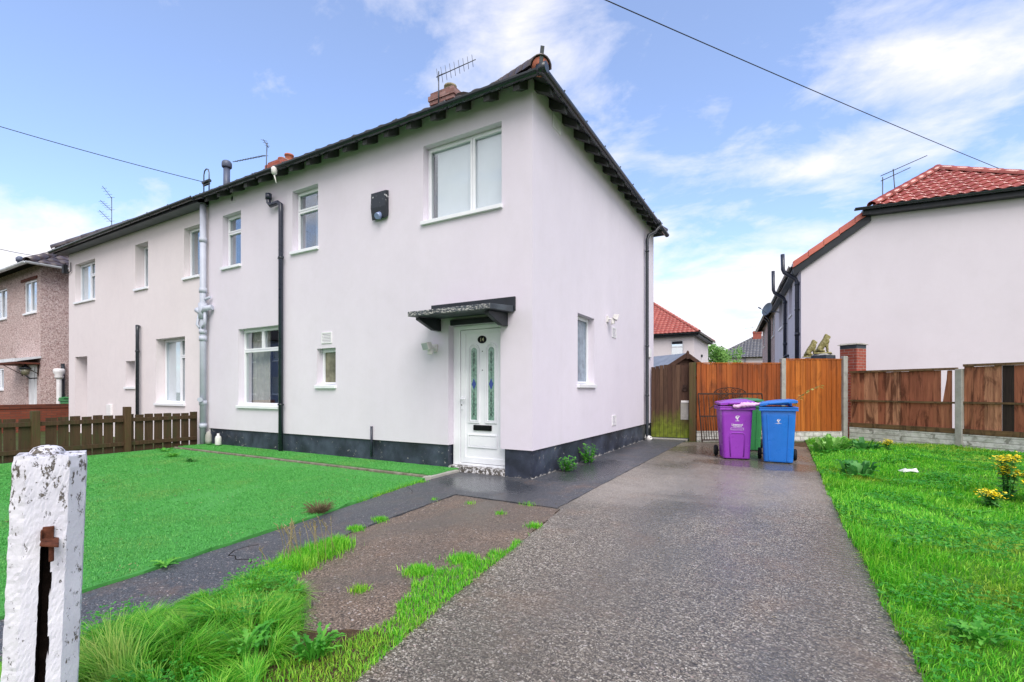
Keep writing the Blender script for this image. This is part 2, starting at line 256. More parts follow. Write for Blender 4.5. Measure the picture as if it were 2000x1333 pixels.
def m_aggregate(k, cols, big_a, big_b, wetcol, scale=75, stone=0.8, rlo=0.3, rhi=0.65, ripple=0.0, puddle=None, hue=(0.5, 0.62), dry_or_sheen=()):
    n = NM(k, 0.5, 0.5); vec = n.mix(0.05, n.co(), n.noise(14, 3, col=True))
    v = n.voro(scale, vec, 'Color'); sp = n.N('ShaderNodeSeparateColor'); n.nt.links.new(v, sp.inputs[0]); d = n.voro(scale, vec)
    v2 = n.voro(scale * 0.42, vec, 'Color'); sp2 = n.N('ShaderNodeSeparateColor'); n.nt.links.new(v2, sp2.inputs[0]); d2 = n.voro(scale * 0.42, vec)
    st = n.ramp(sp.outputs[0], *[(p, S(c)) for p, c in cols])
    bg = n.ramp(n.noise(1.1, 7, 0.65), (0.32, S(big_a)), (0.68, S(big_b)))
    a = n.mix(stone, bg, n.mix(0.30, st, bg)); a = n.mix(n.ramp(d, (0.45, 0.0), (0.8, 0.85)), a, S('1d1a1a'))
    peb = n.math('MULTIPLY', n.ramp(sp2.outputs[1], (0.86, 0.0), (0.88, 1.0)), n.ramp(d2, (0.28, 1.0), (0.4, 0.0)))
    a = n.mix(n.math('MULTIPLY', peb, 0.7), a, n.ramp(sp2.outputs[0], (0.2, S('a58f86')), (0.8, S('cfc7c2'))))
    rust_ = n.ramp(n.noise(1.9, 6, 0.7), (0.52, 0.0), (0.72, 0.35)); a = n.mix(rust_, a, S('8a6a50'), 'MULTIPLY' if False else 'MIX'); damp = n.ramp(n.noise(0.75, 7, 0.65, n.co((1, 0.45, 1)), 0.4), (hue[0] - 0.06, 0.0), (hue[1], 1.0)); a = n.mix(n.math('MULTIPLY', damp, 0.6), a, S(wetcol))
    rg = n.math('ADD', n.math('MULTIPLY', n.math('SUBTRACT', 1.0, damp), rhi - rlo), rlo)
    h = n.math('ADD', n.math('MULTIPLY', n.math('SUBTRACT', 1.0, d), 0.6), n.math('MULTIPLY', peb, 0.6))
    if puddle:
        pd = None
        for (px, py, rx, ry) in puddle:
            dx = n.math('DIVIDE', n.math('SUBTRACT', n.xyz(0), px), rx); dy = n.math('DIVIDE', n.math('SUBTRACT', n.xyz(1), py), ry)
            q = n.math('ADD', n.math('MULTIPLY', dx, dx), n.math('MULTIPLY', dy, dy)); q = n.math('ADD', q, n.math('MULTIPLY', n.math('SUBTRACT', n.noise(2.2, 6, 0.65), 0.5), 1.6))
            q = n.ramp(q, (0.45, 1.0), (1.0, 0.0)); pd = q if pd is None else n.math('MAXIMUM', pd, q)
        a = n.mix(n.math('MULTIPLY', pd, 0.65), a, S(wetcol)); rg = n.mix(pd, rg, (0.2, 0.2, 0.2, 1)); h = n.math('MULTIPLY', h, n.math('SUBTRACT', 1.0, n.math('MULTIPLY', pd, 0.5)))
    for (px, py, rx, ry) in dry_or_sheen:      # sky sheen of the wet surface, painted into the colour as paler ellipses
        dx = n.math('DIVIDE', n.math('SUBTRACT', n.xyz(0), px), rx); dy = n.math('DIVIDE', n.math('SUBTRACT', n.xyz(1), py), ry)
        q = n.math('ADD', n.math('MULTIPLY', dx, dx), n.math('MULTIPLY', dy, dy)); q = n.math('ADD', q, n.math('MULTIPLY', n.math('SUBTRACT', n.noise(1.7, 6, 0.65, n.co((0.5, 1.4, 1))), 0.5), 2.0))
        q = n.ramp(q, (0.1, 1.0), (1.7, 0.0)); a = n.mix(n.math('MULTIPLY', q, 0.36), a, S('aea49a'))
    n.col(a); n.rough(rg); n.bump(h, 0.42, 0.005)
    if ripple:
        wv = n.N('ShaderNodeTexWave', wave_type='BANDS', bands_direction='Y'); wv.inputs['Scale'].default_value = 5.5; wv.inputs['Distortion'].default_value = 3.5; wv.inputs['Detail'].default_value = 3; wv.inputs['Detail Scale'].default_value = 1.2
        n.nt.links.new(n.co((0.35, 1, 1)), wv.inputs['Vector']); n.bump(wv.outputs['Fac'], ripple, 0.012)
    n.bump(n.noise(1.2, 4), 0.25, 0.05); return mat_done(k, n)
m_aggregate('drive', ((0.0, '38342e'), (0.3, '5c544b'), (0.6, '898073'), (0.85, 'b0a698'), (1.0, 'e6e0d2')), '6a6157', '8b8071', '524e47', 125, 0.97, 0.22, 0.46, 0.14, [(2.7, 3.0, 1.2, 0.55), (1.9, 4.7, 1.4, 1.0)], dry_or_sheen=[(2.2, 1.0, 1.9, 1.5), (1.2, -0.2, 0.9, 0.8)])
m_aggregate('patch', ((0.0, '4a4039'), (0.4, '75655a'), (0.75, '957f6e'), (1.0, 'c0b0a2')), '6a5d50', '8f7860', '4d4842', 120, 0.9, 0.4, 0.75)
m_aggregate('asphalt', ((0.0, '2c2f34'), (0.5, '4d5056'), (1.0, '84878d')), '44474c', '50535a', '3a3d42', 170, 0.85, 0.28, 0.55, 0.0, [(-0.4, -0.6, 0.8, 0.5), (0.5, 1.2, 0.5, 1.4)])

def m_leaf(k, c0, c1, c2, dry_or_sheen=None, dscale=0.7, tl=0.35, rough=0.5, spec=0.35):
    n = NM(k, rough, spec); a = n.ramp(n.isl(), (0.0, S(c0)), (0.5, S(c1)), (1.0, S(c2)))
    if dry_or_sheen: a = n.mix(n.math('MULTIPLY', n.ramp(n.noise(dscale, 6, 0.65), (0.5, 0.0), (0.68, 1.0)), n.math('ADD', 0.25, n.math('MULTIPLY', n.isl(), 0.6))), a, S(dry_or_sheen))
    n.col(a); t = n.N('ShaderNodeBsdfTranslucent'); n.nt.links.new(a, t.inputs[0]); ms = n.N('ShaderNodeMixShader'); ms.inputs[0].default_value = tl
    o = n.nt.nodes['Material Output']; n.nt.links.new(n.b.outputs[0], ms.inputs[1]); n.nt.links.new(t.outputs[0], ms.inputs[2]); n.nt.links.new(ms.outputs[0], o.inputs[0]); return mat_done(k, n)
m_leaf('lawn_blade', '3a9a1c', '6ccc30', 'a4e44a', 'd4cc5c', 0.6); m_leaf('long_blade', '36961f', '6cc434', 'aee05c', 'd6d080', 1.4); m_leaf('turf_blade', '4c9c46', '5cae54', '70be66', '8cb05e', 0.8, 0.2, 0.6, 0.2)
m_leaf('weed_leaf', '44932e', '5aac3a', '80c850'); m_leaf('pale_leaf', '4d8f34', '84c454', 'b4dc88'); m_leaf('dark_leaf', '2f7030', '4f9648', '7cbc68'); m_leaf('yellow_leaf', 'a8a050', 'c2b86a', '8f8f3e')
m_leaf('clover_leaf', '2f8424', '46a030', '6aba44'); m_leaf('dry_stalk', '8f8358', 'a89a6c', 'c2b68a'); m_leaf('petal', 'f4d400', 'fce420', 'fff066', tl=0.2); m_leaf('tree_leaf', '5a8c3a', '76a84e', '98c46c'); m_plain('twig', '6b6048', 0.9, 0.2, 0.35, 20)
n = NM('turf', 0.85, 0.2); a = n.ramp(n.noise(1.0, 7, 0.6), (0.3, S('4c9648')), (0.7, S('5ca856'))); a = n.mix(n.math('MULTIPLY', n.noise(90, 4, 0.7), 0.35), a, S('2f7f2d')); a = n.mix(n.ramp(n.noise(2.7, 6, 0.7), (0.60, 0.0), (0.70, 0.6)), a, S('66803c')); n.col(a); n.bump(n.noise(160, 4, 0.7), 0.8, 0.01); n.bump(n.noise(1.5, 4), 0.4, 0.05); mat_done('turf', n)

# ------------------------------------------------------------------ geometry helpers
class Fr:      # a wall's frame: s along it, d into it, z up
    def __init__(s, o, sd, nd): s.o, s.s, s.n = Vector(o), Vector(sd), Vector(nd)
    def p(s, a, d, z): return s.o + s.s * a + s.n * d + Vector((0, 0, z))
class MB:
    def __init__(s): s.v, s.f, s.mi, s.sm = [], [], [], []
    def add(s, vs, fs, m=0, sm=False):
        b = len(s.v); s.v += [Vector(v) for v in vs]
        for f in fs: s.f.append([b + i for i in f]); s.mi.append(m); s.sm.append(sm)
        return s
    def hexa(s, c, m=0): return s.add(c, [(0, 3, 2, 1), (4, 5, 6, 7), (0, 1, 5, 4), (1, 2, 6, 5), (2, 3, 7, 6), (3, 0, 4, 7)], m)
    def box(s, x0, x1, y0, y1, z0, z1, m=0): return s.hexa([(x0, y0, z0), (x1, y0, z0), (x1, y1, z0), (x0, y1, z0), (x0, y0, z1), (x1, y0, z1), (x1, y1, z1), (x0, y1, z1)], m)
    def fbox(s, fr, s0, s1, d0, d1, z0, z1, m=0): return s.hexa([fr.p(s0, d0, z0), fr.p(s1, d0, z0), fr.p(s1, d1, z0), fr.p(s0, d1, z0), fr.p(s0, d0, z1), fr.p(s1, d0, z1), fr.p(s1, d1, z1), fr.p(s0, d1, z1)], m)
    def beam(s, p0, p1, w, h, up=(0, 0, 1), m=0):
        p0, p1 = Vector(p0), Vector(p1); t = (p1 - p0).normalized(); a = t.cross(Vector(up)).normalized(); b = a.cross(t)
        a *= w / 2; b *= h / 2
        return s.hexa([p0 - a - b, p0 + a - b, p1 + a - b, p1 - a - b, p0 - a + b, p0 + a + b, p1 + a + b, p1 - a + b], m)
    def plate(s, fr, s0, s1, z0, z1, d0, d1, holes=(), m=0, mr=None):
        ss = sorted({s0, s1, *[h[0] for h in holes], *[h[1] for h in holes]}); zs = sorted({z0, z1, *[h[2] for h in holes], *[h[3] for h in holes]})
        ss = [x for x in ss if s0 <= x <= s1]; zs = [x for x in zs if z0 <= x <= z1]
        def solid(i, j):
            if not (0 <= i < len(ss) - 1 and 0 <= j < len(zs) - 1): return False
            a, b = (ss[i] + ss[i+1]) / 2, (zs[j] + zs[j+1]) / 2
            return not any(h[0] < a < h[1] and h[2] < b < h[3] for h in holes)
        mr = m if mr is None else mr
        for i in range(len(ss) - 1):
            for j in range(len(zs) - 1):
                if not solid(i, j): continue
                a, b, c, e = ss[i], ss[i+1], zs[j], zs[j+1]
                for d in (d0, d1): s.add([fr.p(a, d, c), fr.p(b, d, c), fr.p(b, d, e), fr.p(a, d, e)], [(0, 1, 2, 3)], m)
                for (di, dj, q) in ((-1, 0, ((a, c), (a, e))), (1, 0, ((b, c), (b, e))), (0, -1, ((a, c), (b, c))), (0, 1, ((a, e), (b, e)))):
                    if not solid(i + di, j + dj):
                        (u, w_), (u2, w2) = q; s.add([fr.p(u, d0, w_), fr.p(u2, d0, w2), fr.p(u2, d1, w2), fr.p(u, d1, w_)], [(0, 1, 2, 3)], mr)
        return s
    def tube(s, pts, r, n=10, m=0, sm=True, caps=True):
        pts = [Vector(p) for p in pts]; rs = r if isinstance(r, (list, tuple)) else [r] * len(pts)
        T = [(pts[min(i + 1, len(pts) - 1)] - pts[max(i - 1, 0)]).normalized() for i in range(len(pts))]
        a = T[0].orthogonal().normalized(); vs = []
        for i, p in enumerate(pts):
            a = (a - T[i] * a.dot(T[i])).normalized(); b = T[i].cross(a)
            k = 1.0
            if 0 < i < len(pts) - 1:
                c_ = max(0.5, T[i].dot((pts[i + 1] - p).normalized())); k = 1 / c_ ** 0.5
            for j in range(n):
                t = 2 * math.pi * j / n; vs.append(p + (a * math.cos(t) + b * math.sin(t)) * rs[i] * k)
        fs = [(i * n + j, i * n + (j + 1) % n, (i + 1) * n + (j + 1) % n, (i + 1) * n + j) for i in range(len(pts) - 1) for j in range(n)]
        s.add(vs, fs, m, sm)
        if caps:
            b0 = len(s.v) - len(vs); s.f.append([b0 + j for j in range(n)][::-1]); s.mi.append(m); s.sm.append(False)
            b1 = len(s.v) - n; s.f.append([b1 + j for j in range(n)]); s.mi.append(m); s.sm.append(False)
        return s
    def lathe(s, prof, c=(0, 0, 0), n=16, m=0, sm=True):
        c = Vector(c); vs = [c + Vector((r * math.cos(2 * math.pi * j / n), r * math.sin(2 * math.pi * j / n), z)) for r, z in prof for j in range(n)]
        fs = [(i * n + j, i * n + (j + 1) % n, (i + 1) * n + (j + 1) % n, (i + 1) * n + j) for i in range(len(prof) - 1) for j in range(n)]
        s.add(vs, fs, m, sm)
        b0 = len(s.v) - len(vs)
        for b in (b0, len(s.v) - n): s.f.append([b + j for j in range(n)]); s.mi.append(m); s.sm.append(False)
        return s
    def prism(s, poly, ex, fn=None, m=0):     # poly: list of 3-D points, ex: extrusion vector
        ex = Vector(ex); P = [Vector(p) for p in poly]; k = len(P)
        return s.add(P + [p + ex for p in P], [tuple(range(k))[::-1], tuple(range(k, 2 * k))] + [(i, (i + 1) % k, k + (i + 1) % k, k + i) for i in range(k)], m)
    def build(s, name, mats, parent=None, bevel=0.0, kind=None, clean=True, smooth=None):
        me = bpy.data.meshes.new(name); me.from_pydata([tuple(v) for v in s.v], [], s.f); ms = mats if isinstance(mats, (list, tuple)) else [mats]
        for m in ms: me.materials.append(MATS[m])
        me.polygons.foreach_set('material_index', s.mi); me.polygons.foreach_set('use_smooth', s.sm if smooth is None else [smooth] * len(s.f))
        if clean:
            b = bmesh.new(); b.from_mesh(me); bmesh.ops.remove_doubles(b, verts=b.verts, dist=1e-5); bmesh.ops.recalc_face_normals(b, faces=b.faces); b.to_mesh(me); b.free()
        o = bpy.data.objects.new(name, me); COL.objects.link(o)
        if parent is not None:
            o.parent = parent
            root = parent
            while root.parent: root = root.parent
            off = OFF.get(root.name)
            if off: me.transform(Matrix.Translation(-Vector(off)))
        if bevel:
            md = o.modifiers.new('bevel', 'BEVEL'); md.width = bevel; md.segments = 2; md.limit_method = 'ANGLE'; md.angle_limit = R(40)
        if kind: o['kind'] = kind
        return o
OFF = {}
def tag(o, label, cat, group=None):
    o['label'] = label; o['category'] = cat
    if group: o['group'] = group
    return o
def thing(name, label, cat, loc=(0, 0, 0), group=None, world=True):
    """An Empty at the thing's base. world=True: its parts are written in world coordinates."""
    o = bpy.data.objects.new(name, None); COL.objects.link(o); o.location = loc; o.empty_display_size = 0.2
    if world: OFF[o.name] = loc
    return tag(o, label, cat, group)
def copy_tree(o, parent=None):
    c = o.copy(); COL.objects.link(c)
    if parent is not None: c.parent = parent
    for ch in list(o.children): copy_tree(ch, c)
    return c
def text_mb(txt, size, P, fr_u, fr_v, mb, m=0, bold=0.0):
    cu = bpy.data.curves.new('lettering', 'FONT'); cu.body = txt; cu.size = size; cu.align_x = 'CENTER'; cu.offset = bold; cu.resolution_u = 3
    ob = bpy.data.objects.new('lettering', cu); COL.objects.link(ob); dg = bpy.context.evaluated_depsgraph_get(); me = bpy.data.meshes.new_from_object(ob.evaluated_get(dg))
    P, u, v = Vector(P), Vector(fr_u), Vector(fr_v)
    mb.add([P + u * q.co.x + v * q.co.y for q in me.vertices], [tuple(p.vertices) for p in me.polygons], m)
    bpy.data.objects.remove(ob); bpy.data.curves.remove(cu); bpy.data.meshes.remove(me)
Z = Vector((0, 0, 1))

def ridged(mb, p0, p1, r=0.11, seg=0.42, m=0, flare=0.012):   # a run of half-round ridge or hip tiles
    p0, p1 = Vector(p0), Vector(p1); L = (p1 - p0).length; t = (p1 - p0) / L; a = t.cross(Z).normalized(); b = a.cross(t); k = max(1, round(L / seg)); n = 9
    for i in range(k):
        vs = []
        for q, rr in ((i / k, r + flare), ((i + 1) / k + 0.02, r)):
            for j in range(n + 1):
                th = math.pi * j / n; vs.append(p0 + t * L * q + a * math.cos(th) * rr + b * (math.sin(th) * rr - 0.02))
        for q, rr in ((i / k, r + flare - 0.018), ((i + 1) / k + 0.02, r - 0.018)):
            for j in range(n + 1):
                th = math.pi * j / n; vs.append(p0 + t * L * q + a * math.cos(th) * rr + b * (math.sin(th) * rr - 0.02))
        w = n + 1
        fs = [(j, j + 1, w + j + 1, w + j) for j in range(n)] + [(2*w + j, 3*w + j, 3*w + j + 1, 2*w + j + 1) for j in range(n)] + [(j, 2*w + j, 2*w + j + 1, j + 1) for j in range(n)]
        mb.add(vs, fs, m, True)
def tiles(mb, o, u, v, L, umin, umax, tw=0.30, tcr=0.33, amp=0.032, step=0.022, m=0, sub=8):
    o, u, v = Vector(o), Vector(u).normalized(), Vector(v).normalized(); nn = u.cross(v).normalized()
    if nn.z < 0: nn = -nn
    k = max(1, round(L / tcr)); du = tw / sub
    for j in range(k):
        a, b = L * j / k, L * (j + 1) / k
        lo = min(umin(a), umin(b)); hi = max(umax(a), umax(b)); i0, i1 = math.floor(lo / tw), math.ceil(hi / tw)
        for i in range(i0, i1):      # each tile its own island
            vs = []
            for row, vv, lift in ((0, a, step), (1, b + 0.015, 0.0)):
                for q in range(sub + 1):
                    uu = i * tw + q * du; ph = q / sub
                    h = amp * (0.5 - 0.5 * math.cos(2 * math.pi * ph)) ** 0.8
                    cu = min(max(uu, umin(min(vv, L))), umax(min(vv, L)))
                    vs.append(o + u * cu + v * vv + nn * (h + lift))
            if abs((vs[0] - vs[sub]).length) < 1e-4 and (vs[sub + 1] - vs[-1]).length < 1e-4: continue
            w = sub + 1; base = [p - nn * 0.022 for p in vs[:w]]
            mb.add(vs + base, [(q, q + 1, w + q + 1, w + q) for q in range(sub)] + [(2*w + q, 2*w + q + 1, q + 1, q) for q in range(sub)], m, True)
def gutter_mb(p0, p1, out, r=0.06, mb=None, m=0):
    mb = mb or MB(); p0, p1, out = Vector(p0), Vector(p1), Vector(out); pr = []
    for j in range(9): t = math.pi + math.pi * j / 8; pr.append((math.cos(t) * r, math.sin(t) * r))
    pr += [(r * 0.86, 0.0)] + [(math.cos(t) * r * 0.86, math.sin(t) * r * 0.86) for t in [2 * math.pi - math.pi * j / 8 for j in range(1, 8)]] + [(-r * 0.86, 0.0)]
    k = len(pr); vs = [p + out * a + Z * b for p in (p0, p1) for a, b in pr]
    mb.add(vs, [(i, (i + 1) % k, k + (i + 1) % k, k + i) for i in range(k)], m, False)
    mb.add(vs[:k], [tuple(range(k))[::-1]], m); mb.add(vs[k:], [tuple(range(k))], m); return mb

def window(parent, fr, s0, s1, z0, z1, panes, rec=0.12, glass='glass', blind=None, label=None, fw=0.055, sill=True):
    """A upvc window in a reveal: frame (this part) > pane, sill, blind. panes in fractions of the opening."""
    w, h = s1 - s0, z1 - z0; H = []
    for (a, b, c, d) in panes:
        la = fw if a == 0 else fw / 2; lb = fw if b == 1 else fw / 2; lc = fw if c == 0 else fw / 2; ld = fw if d == 1 else fw / 2
        H.append((s0 + a * w + la, s0 + b * w - lb, z0 + c * h + lc, z0 + d * h - ld))
    mb = MB().plate(fr, s0 + 0.001, s1 - 0.001, z0 + 0.001, z1 - 0.001, rec, rec + 0.065, H)
    for q in H:
        g = 0.022; mb.plate(fr, q[0] - g, q[1] + g, q[2] - g, q[3] + g, rec - 0.014, rec + 0.02, [(q[0] + 0.012, q[1] - 0.012, q[2] + 0.012, q[3] - 0.012)])
    wd = mb.build('window', 'upvc', parent, bevel=0.004)
    if label: wd['label'] = label
    for q in H: MB().fbox(fr, q[0] - 0.005, q[1] + 0.005, rec + 0.022, rec + 0.028, q[2] - 0.005, q[3] + 0.005).build('pane', glass, wd)
    if sill: MB().fbox(fr, s0 - 0.03, s1 + 0.02, -0.045, rec + 0.01, z0 - 0.045, z0 + 0.012).build('sill', 'upvc', wd, bevel=0.006)
    if blind:
        kind, a, b = blind; mb = MB(); x0, x1 = s0 + a * w, s0 + b * w
        if kind == 'blind':
            k = max(1, round((x1 - x0) / 0.085))
            for i in range(k):
                c = x0 + (i + 0.5) * (x1 - x0) / k; hw = 0.0395; t = 0.012
                mb.hexa([fr.p(c - hw, rec + 0.06, z0 + 0.03), fr.p(c + hw, rec + 0.06 + t, z0 + 0.03), fr.p(c + hw, rec + 0.063 + t, z0 + 0.03), fr.p(c - hw, rec + 0.063, z0 + 0.03),
                         fr.p(c - hw, rec + 0.06, z1 - 0.07), fr.p(c + hw, rec + 0.06 + t, z1 - 0.07), fr.p(c + hw, rec + 0.063 + t, z1 - 0.07), fr.p(c - hw, rec + 0.063, z1 - 0.07)])
            mb.fbox(fr, s0 + 0.02, s1 - 0.02, rec + 0.075, rec + 0.16, z1 - 0.075, z1 - 0.03); mb.build('blind', 'blind', wd)
        else:
            k = max(8, int((x1 - x0) / 0.02)); vs = []
            for zz in (z0 + 0.02, z1 - 0.02):
                for i in range(k + 1): vs.append(fr.p(x0 + (x1 - x0) * i / k, rec + 0.17 + 0.022 * math.sin(i * 1.15) + 0.008 * math.sin(i * 2.9), zz))
            mb.add(vs, [(i, i + 1, k + 2 + i, k + 1 + i) for i in range(k)], 0, True); mb.build('curtain', kind, wd)
    return wd

def air_vent(parent, fr, s, z, w=0.23, h=0.21, mat='white_plastic', slats=6):
    v = MB().plate(fr, s - w/2, s + w/2, z - h/2, z + h/2, -0.014, 0.01, [(s - w/2 + 0.02, s + w/2 - 0.02, z - h/2 + 0.02, z + h/2 - 0.02)])
    v.fbox(fr, s - w/2 + 0.02, s + w/2 - 0.02, 0.004, 0.008, z - h/2 + 0.02, z + h/2 - 0.02, 1)
    for i in range(slats):
        zz = z - h/2 + 0.03 + (h - 0.05) * i / (slats - 0.5); v.fbox(fr, s - w/2 + 0.018, s + w/2 - 0.018, -0.010, 0.003, zz, zz + (h - 0.05) / slats * 0.5)
    return v.build('air_vent', [mat, 'black_gloss'], parent)

def floodlight(parent, fr, s, z, turn=0.0):
    o = fr.p(s, 0, z); n = -fr.n; u = fr.s
    f = MB().fbox(fr, s - 0.05, s + 0.05, -0.03, 0.01, z - 0.06, z + 0.06); f.tube([o + n * 0.02, o + n * 0.09 + u * 0.02 * turn], 0.016, 8)
    b = f.build('floodlight', 'off_white', parent, bevel=0.004)
    c = o + n * 0.15 + u * 0.05 * turn + Z * 0.03; d = (n * 0.9 + u * 0.5 * turn - Z * 0.35).normalized(); side = d.cross(Z).normalized(); up = side.cross(d)
    h = MB(); k = [c + side * a * (1.0 if q > 0 else 0.55) + up * bb * (1.0 if q > 0 else 0.6) + d * q for q in (-0.05, 0.05) for a, bb in ((-0.09, -0.06), (0.09, -0.06), (0.09, 0.06), (-0.09, 0.06))]
    h.hexa(k); h.tube([c + side * 0.0 - up * 0.04 - d * 0.04, c - up * 0.14 + d * 0.0], [0.03, 0.045], 10); h.build('lamp_head', 'off_white', b, bevel=0.006)
    MB().hexa([c + side * a + up * bb + d * q for q in (0.0505, 0.053) for a, bb in ((-0.078, -0.048), (0.078, -0.048), (0.078, 0.048), (-0.078, 0.048))]).build('lens', 'lens_grey', b)
    return b

def chimney(parent, x0, x1, y0, y1, z0, zt, mat, pots, potmat='buff_pot', crown='mortar', corbel=0.05):
    m = MB().box(x0, x1, y0, y1, z0, zt - 0.3); m.box(x0 - corbel/2, x1 + corbel/2, y0 - corbel/2, y1 + corbel/2, zt - 0.298, zt - 0.21); m.box(x0 - corbel, x1 + corbel, y0 - corbel, y1 + corbel, zt - 0.208, zt - 0.09); m.box(x0 - 0.01, x1 + 0.01, y0 - 0.01, y1 + 0.01, zt - 0.088, zt)
    c = m.build('chimney', mat, parent, bevel=0.008)
    MB().hexa([(x0, y0, zt), (x1, y0, zt), (x1, y1, zt), (x0, y1, zt), (x0 + .15, y0 + .15, zt + .1), (x1 - .15, y0 + .15, zt + .1), (x1 - .15, y1 - .15, zt + .1), (x0 + .15, y1 - .15, zt + .1)]).build('crown', crown, c)
    for (px, py, r, h) in pots:
        p = MB().lathe([(r * 1.05, zt), (r, zt + h * .2), (r * .9, zt + h * .8), (r * 1.12, zt + h * .84), (r * 1.12, zt + h), (r * .8, zt + h), (r * .75, zt + h * .4)], (px, py, 0), 14)
        p.build('chimney_pot', potmat, c)
    return c
def aerial(parent, mast0, mast1, booms, mat='aerial_metal', name='aerial'):
    m = MB().tube([mast0, mast1], 0.014, 6)
    for (p0, p1, nel, hl, ed) in booms:
        p0, p1, ed = Vector(p0), Vector(p1), Vector(ed).normalized(); m.tube([p0, p1], 0.011, 6)
        for i in range(nel):
            c = p0.lerp(p1, (i + 0.3) / nel); hh = hl * (1 - 0.3 * i / nel); m.tube([c - ed * hh, c + ed * hh], 0.006, 5)
        c = p0.lerp(p1, 0.05); m.beam(c - Z * hl * 1.1, c + Z * hl * 1.1, 0.01, 0.16)
    return m.build(name, mat, parent)
def bracket_ring(parent, p, r, fr, mat='black_plastic', name='clip'):
    p = Vector(p); return MB().tube([p - Z * 0.018, p + Z * 0.018], r * 1.22, 12).beam(p - fr.s * r * 2.0, p + fr.s * r * 2.0, 0.02, 0.03).build(name, mat, parent)

# ------------------------------------------------------------------ ground: sheets a few mm above one another
def sheet(name, poly, z, mat, thick=0.03, jitter=0.0, step=0.12, kind='structure'):
    P = []; k = len(poly)
    for i in range(k):
        a, b = Vector((*poly[i], 0)), Vector((*poly[(i + 1) % k], 0)); m = max(1, int((b - a).length / step)) if jitter else 1
        for j in range(m):
            q = a.lerp(b, j / m)
            if jitter and j: q += Vector((random.gauss(0, jitter), random.gauss(0, jitter), 0))
            P.append((q.x, q.y, z - thick))
    o = MB().prism(P, (0, 0, thick)).build(name, mat, None, kind=kind); return o
sheet('ground', [(-300, -300), (300, -300), (300, 300), (-300, 300)], -0.02, 'soil', 0.05)
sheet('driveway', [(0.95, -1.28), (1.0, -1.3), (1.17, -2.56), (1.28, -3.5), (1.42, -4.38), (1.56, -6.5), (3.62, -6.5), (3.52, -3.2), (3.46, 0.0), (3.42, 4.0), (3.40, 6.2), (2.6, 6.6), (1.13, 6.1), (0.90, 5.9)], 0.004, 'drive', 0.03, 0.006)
sheet('path', [(-1.22, -0.02), (-1.20, -0.5), (-1.19, -0.97), (-0.87, -2.93), (-0.64, -4.62), (-0.4, -6.6), (0.16, -6.6), (0.06, -4.85), (0.05, -3.94), (-0.24, -2.9), (-0.35, -1.27), (0.95, -1.28), (0.90, 5.9), (0.88, 6.8), (0.0, 6.8), (0.0, 0.0)], 0.010, 'asphalt', 0.03, 0.005)
sheet('side_path', [(-0.35, -1.285), (-0.24, -2.9), (0.05, -3.94), (0.06, -4.85), (1.3, -4.6), (1.40, -4.38), (1.27, -3.5), (1.16, -2.56), (0.98, -1.29)], 0.0, 'patch', 0.03, 0.008)
sheet('earth_strip', [(0.06, -4.85), (0.16, -6.6), (1.55, -6.5), (1.40, -4.38), (1.3, -4.0), (0.75, -4.25), (0.4, -4.2)], 0.007, 'bare_earth', 0.03, 0.012)
sheet('earth_border', [(2.7, 6.62), (3.42, 6.2), (3.44, 4.9), (4.1, 5.5), (4.7, 7.0), (4.25, 8.2)], 0.006, 'bare_earth', 0.03, 0.03)
sheet('turf_lawn', [(-8.1, -0.72), (-1.28, -0.72), (-1.21, -0.97), (-0.89, -2.93), (-0.66, -4.62), (-0.42, -6.6), (-8.1, -6.6)], 0.026, 'turf', 0.04, 0.012, 0.16)
sheet('border_turf', [(-7.95, 0.02), (-1.26, 0.02), (-1.26, -0.61), (-7.95, -0.63)], 0.058, 'turf', 0.09, 0.006)
MB().box(-8.0, -1.3, -0.70, -0.64, -0.03, 0.052).build('kerb', 'mossy_kerb', None, bevel=0.012, kind='structure')
MB().prism([(-1.31, -0.74, -0.03), (-1.22, -0.66, -0.03), (-1.20, -0.03, -0.03), (-1.27, -0.03, -0.03)], (0, 0, 0.075)).build('side_kerb', 'concrete', None, bevel=0.01, kind='structure')
# right-hand lawn: gently bumpy
gx, gy = np.meshgrid(np.linspace(0, 1, 60), np.linspace(-7, 8.6, 130))
left = np.interp(gy, [-7, -3.2, 0, 4, 8.6], [3.63, 3.52, 3.46, 3.42, 3.40]); right = 12.5 + 0 * gy
X = left + (right - left) * gx ** 1.3
Hh = 0.025 * np.sin(X * 2.1 + gy) + 0.02 * np.sin(gy * 1.7 - X * 3) + 0.012 * np.sin(X * 7 + gy * 5)
def lawn_h(x, y): return 0.012 + np.clip((x - np.interp(y, [-7, -3.2, 0, 4, 8.6], [3.63, 3.52, 3.46, 3.42, 3.40])) * 3, 0, 1) * (0.03 + 0.025 * np.sin(x * 2.1 + y) + 0.02 * np.sin(y * 1.7 - x * 3) + 0.012 * np.sin(x * 7 + y * 5))
Zz = lawn_h(X, gy); mb = MB(); mb.add(np.stack([X, gy, Zz], -1).reshape(-1, 3).tolist(), [(i * 60 + j, i * 60 + j + 1, (i + 1) * 60 + j + 1, (i + 1) * 60 + j) for i in range(129) for j in range(59)], 0, True)
mb.build('lawn', 'lawn_soil', None, kind='structure')
# cracks in the path (open slits in the surface filled with dark dirt)
mb = MB()
for P in ([(-0.62, -3.70), (-0.55, -3.78), (-0.50, -3.76), (-0.42, -3.80), (-0.33, -3.74), (-0.26, -3.79)], [(-0.62, -3.70), (-0.63, -3.60), (-0.60, -3.52)], [(-1.1, -1.25), (-0.9, -1.4), (-0.8, -1.52)]):
    for a, b in zip(P, P[1:]): mb.beam((a[0], a[1], 0.009), (b[0], b[1], 0.009), 0.006 if len(P) > 3 else 0.003, 0.006)
mb.build('dirt', 'slot_dark', None, kind='stuff')

